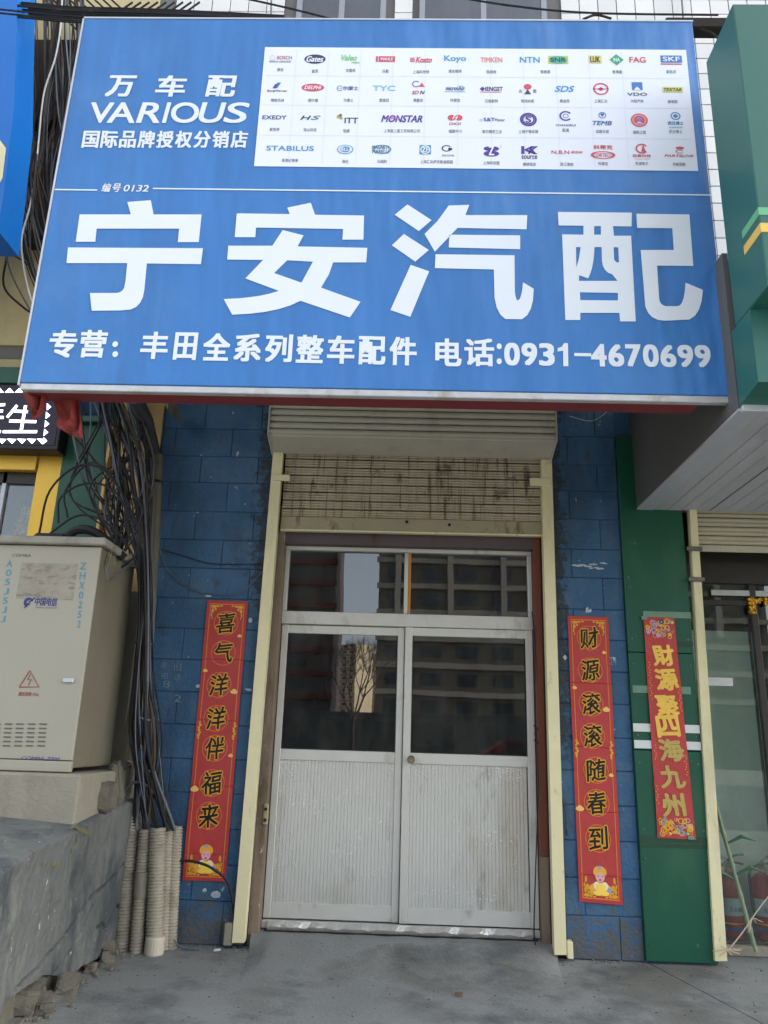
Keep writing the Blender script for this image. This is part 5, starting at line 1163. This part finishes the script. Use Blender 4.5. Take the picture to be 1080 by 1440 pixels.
cable([(205, 1140, -.2), (228, 1100, -.2), (236, 1140, -.18), (232, 1165, -.15)], .005, cablem, 'thin black cable loop just above the conduits', None)
cable([(180, 1070, -.25), (202, 1078, -.3), (218, 1095, -.28), (212, 1110, -.25)], .004, cablew, 'pale frayed tie around the cables above the conduits', None)
cable([(140, 806, -.75), (155, 815, -.7), (170, 805, -.6), (182, 795, -.5), (194, 798, -.4)], .004, cableg, 'thin grey wire crossing the upper side of the cabinet', None)
cable([(160, 790, -.85), (150, 800, -.86), (151, 815, -.86)], .004, cableg, 'frayed wire end hanging over the cabinet corner', None)
# black splice box on the cabinet
q0 = P(48, 766, -.7); q1 = P(98, 740, -.7)
sb = B(q0.x, q1.x, -.75, -.55, cb1 + .052, cb1 + .12, .02).build('splice_box', blackm, None, 'black splice box lying on top of the telecom cabinet', 'box')
MB().tube(smoothpts([P(85, 762, -.7), P(110, 745, -.7), P(140, 752, -.68), P(175, 785, -.6)]), [.03] * 19, 8).build('splice_sleeve', blackm, sb, smooth=True)
m = MB()
for i in range(40):
    p = P(150 + cr.uniform(-6, 12), 778 + cr.uniform(-12, 14), -.8); m.tube([p, p + Vector((cr.uniform(-.03, .03), cr.uniform(-.02, .02), cr.uniform(-.08, .02)))], .0022, 4)
tag(m.build('dry_weeds', M('dry grass', S(130, 128, 96), .9), None, kind='stuff'), 'tuft of dry grass at the cabinet roof corner', 'weeds')

# ------------------------------------------------------------ across the street (seen mirrored in the door glass)
def far_building(label, x0, x1, y, z1, wallc, bandc, floors, step, winw, deep=14, rotz=0):
    t = thing('apartment_block', label, 'building', ((x0 + x1) / 2, y, -.1)); wm = M('far wall', wallc, .8, var=.08, vs=.2, bump=0); bm_ = M('far band', bandc, .8, bump=0); wg = M('far window', (.03, .04, .05), .15, bump=0)
    B(x0, x1, y - deep, y, -.1, z1).build('wall', wm, t); bd_, wi = MB(), MB(); n = 0
    fh = z1 / floors; m0 = None
    for f_ in range(floors):
        z = .2 + f_ * fh; B(x0 - .2, x1 + .2, y + .001, y + .5, z - .1, z + .5).build('balcony_band', bm_, t)
        x = x0 + 1
        while x + winw < x1 - .5:
            if n < 150:
                if m0 is None: m0 = B(x, x + winw, y + .001, y + .06, z + 1.1, z + 2.5).build('window', wg, t); o0 = org[m0.name].copy()
                else: copyat(m0, t, (x + winw / 2, o0.y, z + 1.1))
            n += 1; x += step
    t.rotation_euler.z = rotz
    return t
va = 98; vb = 86
mir = lambda u, Y: P(u, 980, Y).x
far_building('dark red and grey apartment block opposite, mirrored in the left door glass', mir(465, va) - 34, mir(465, va), -va, 60, S(92, 80, 76), S(104, 44, 44), 20, 3.4, 2.2)
far_building('grey apartment block opposite, mirrored in the right door glass', mir(527, vb), mir(527, vb) + 46, -vb, 56, S(92, 86, 74), S(142, 136, 124), 18, 4.2, 2.4)
for i in range(7): B(mir(527, vb) + 2 + i * 6.3, mir(527, vb) + 2.7 + i * 6.3, -vb + .002, -vb + .8, 14, 56).build('pilaster', M('pale pilaster', S(150, 145, 134), .8, bump=0) if i == 0 else bpy.data.materials['pale pilaster'], bpy.data.objects['apartment_block.001'])
for k, (u, w_, h_) in enumerate(((478, 9, 46), (512, 12, 45), (492, 6, 38))):
    Y = 380 + 40 * k; x = mir(u, Y)
    far_building(['slim tan tower block far beyond the street', 'broad tan tower block far beyond the street', 'low tan block between the far towers'][k], x - w_, x + w_, -Y, h_, S(206, 186, 150), S(170, 110, 90), 15, 4.5, 2.2, rotz=R(35))
tx = mir(497, 46); tr = thing('bare_tree', 'bare leafless tree across the street', 'tree', (tx, -46, -.1)); bark = M('bark', (.05, .04, .035), .9)
MB().tube([(tx, -46, -.1), (tx + .05, -46, 1.2), (tx, -46, 2.4)], [.16, .13, .1], 8).build('trunk', bark, tr); m = MB(); tr_ = random.Random(5)
def br(p, d, l, r_, k):
    e = p + d * l; m.tube([p, p.lerp(e, .5) + Vector((tr_.uniform(-.05, .05), 0, 0)), e], [r_, r_ * .8, r_ * .6], 4, caps=False)
    if k: 
        for _ in range(3 if k > 1 else 4): br(e, (d + Vector((tr_.gauss(0, .36), tr_.gauss(0, .36), tr_.uniform(-.05, .25)))).normalized(), l * .74, r_ * .58, k - 1)
for _ in range(5): br(Vector((tx, -46, 2.3)), Vector((tr_.gauss(0, .4), tr_.gauss(0, .4), 1)).normalized(), 1.9, .07, 4)
m.build('crown', bark, tr)
car = thing('parked_car', 'dark red car parked across the street, mirrored in the right door glass', 'car', (4.2, -20, -.145)); cp = M('dark red car paint', S(110, 20, 24), .2, spec=.6)
MB().prism([(2.1, -19.2, .2), (6.4, -19.2, .2), (6.45, -19.2, .7), (6.2, -19.2, .85), (5.4, -19.2, .95), (4.9, -19.2, 1.35), (3.3, -19.2, 1.38), (2.6, -19.2, .98), (2.1, -19.2, .85)], (0, -1.7, 0)).build('body', cp, car)
MB().prism([(3.0, -19.19, 1.0), (5.2, -19.19, 1.0), (4.8, -19.19, 1.28), (3.4, -19.19, 1.3)], (0, -.008, 0)).build('side_window', M('car glass', (.02, .02, .02), .1), car)
for x in (2.9, 5.6):
    for y in (-19.3, -20.75): MB().lathe([(.3, 0), (.32, .02), (.32, .18), (.3, .2)], (x, y + .2, .17), (0, -1, 0), 20).build('wheel', blackm, car)
B(-40, 46, -58.4, -58, -.145, 3.4).build('hoarding', M('grey hoarding', S(48, 54, 54), .8), None, 'low grey hoarding across the street', 'fence')

for k_, (u, v, r_) in enumerate(((202, 905, .055), (204, 1010, .06), (198, 735, .06))):
    c = P(u, v, -.29); pts = [c + Vector((r_ * math.cos(q), r_ * 1.2 * math.sin(q), .012 * math.sin(q * 2))) for q in [i * math.pi / 8 for i in range(17)]]
    MB().tube(pts, .004, 5).build('cable_tie', cablew if k_ == 1 else cableg, None, ['wire tie round the cable bundle at the height of the cabinet door handle', 'pale wire tie round the cable bundle low beside the cabinet', 'wire tie round the cable bundle level with the cabinet roof'][k_], 'tie', 'ties round the cable bundle')
# litter on the pavement by the door
for (u, v, c, l) in ((480, 1352, (225, 215, 190), 'pale cigarette end on the ground left of centre near the door'), (690, 1365, (220, 210, 186), 'pale cigarette end on the ground right of centre'), (300, 1338, (205, 205, 200), 'white paper scrap at the foot of the left couplet'), (640, 1400, (96, 78, 58), 'brown leaf scrap on the ground before the door')):
    p = G(u, v, .006 if v > 1345 else .006)
    if 'cigarette' in l: MB().tube([p, p + Vector((.028, .009, 0))], .004, 7).build('cigarette_end', ink(c), None, l, 'litter')
    else: MB().add([p, p + Vector((.04, 0, .004)), p + Vector((.045, .02, .012)), p + Vector((.02, .032, .003)), p + Vector((.0, .02, .01)), p + Vector((.02, .014, .014))], [(0, 1, 5), (1, 2, 5), (2, 3, 5), (3, 4, 5), (4, 0, 5)]).build('paper_scrap' if 'paper' in l else 'leaf_scrap', ink(c), None, l, 'litter')
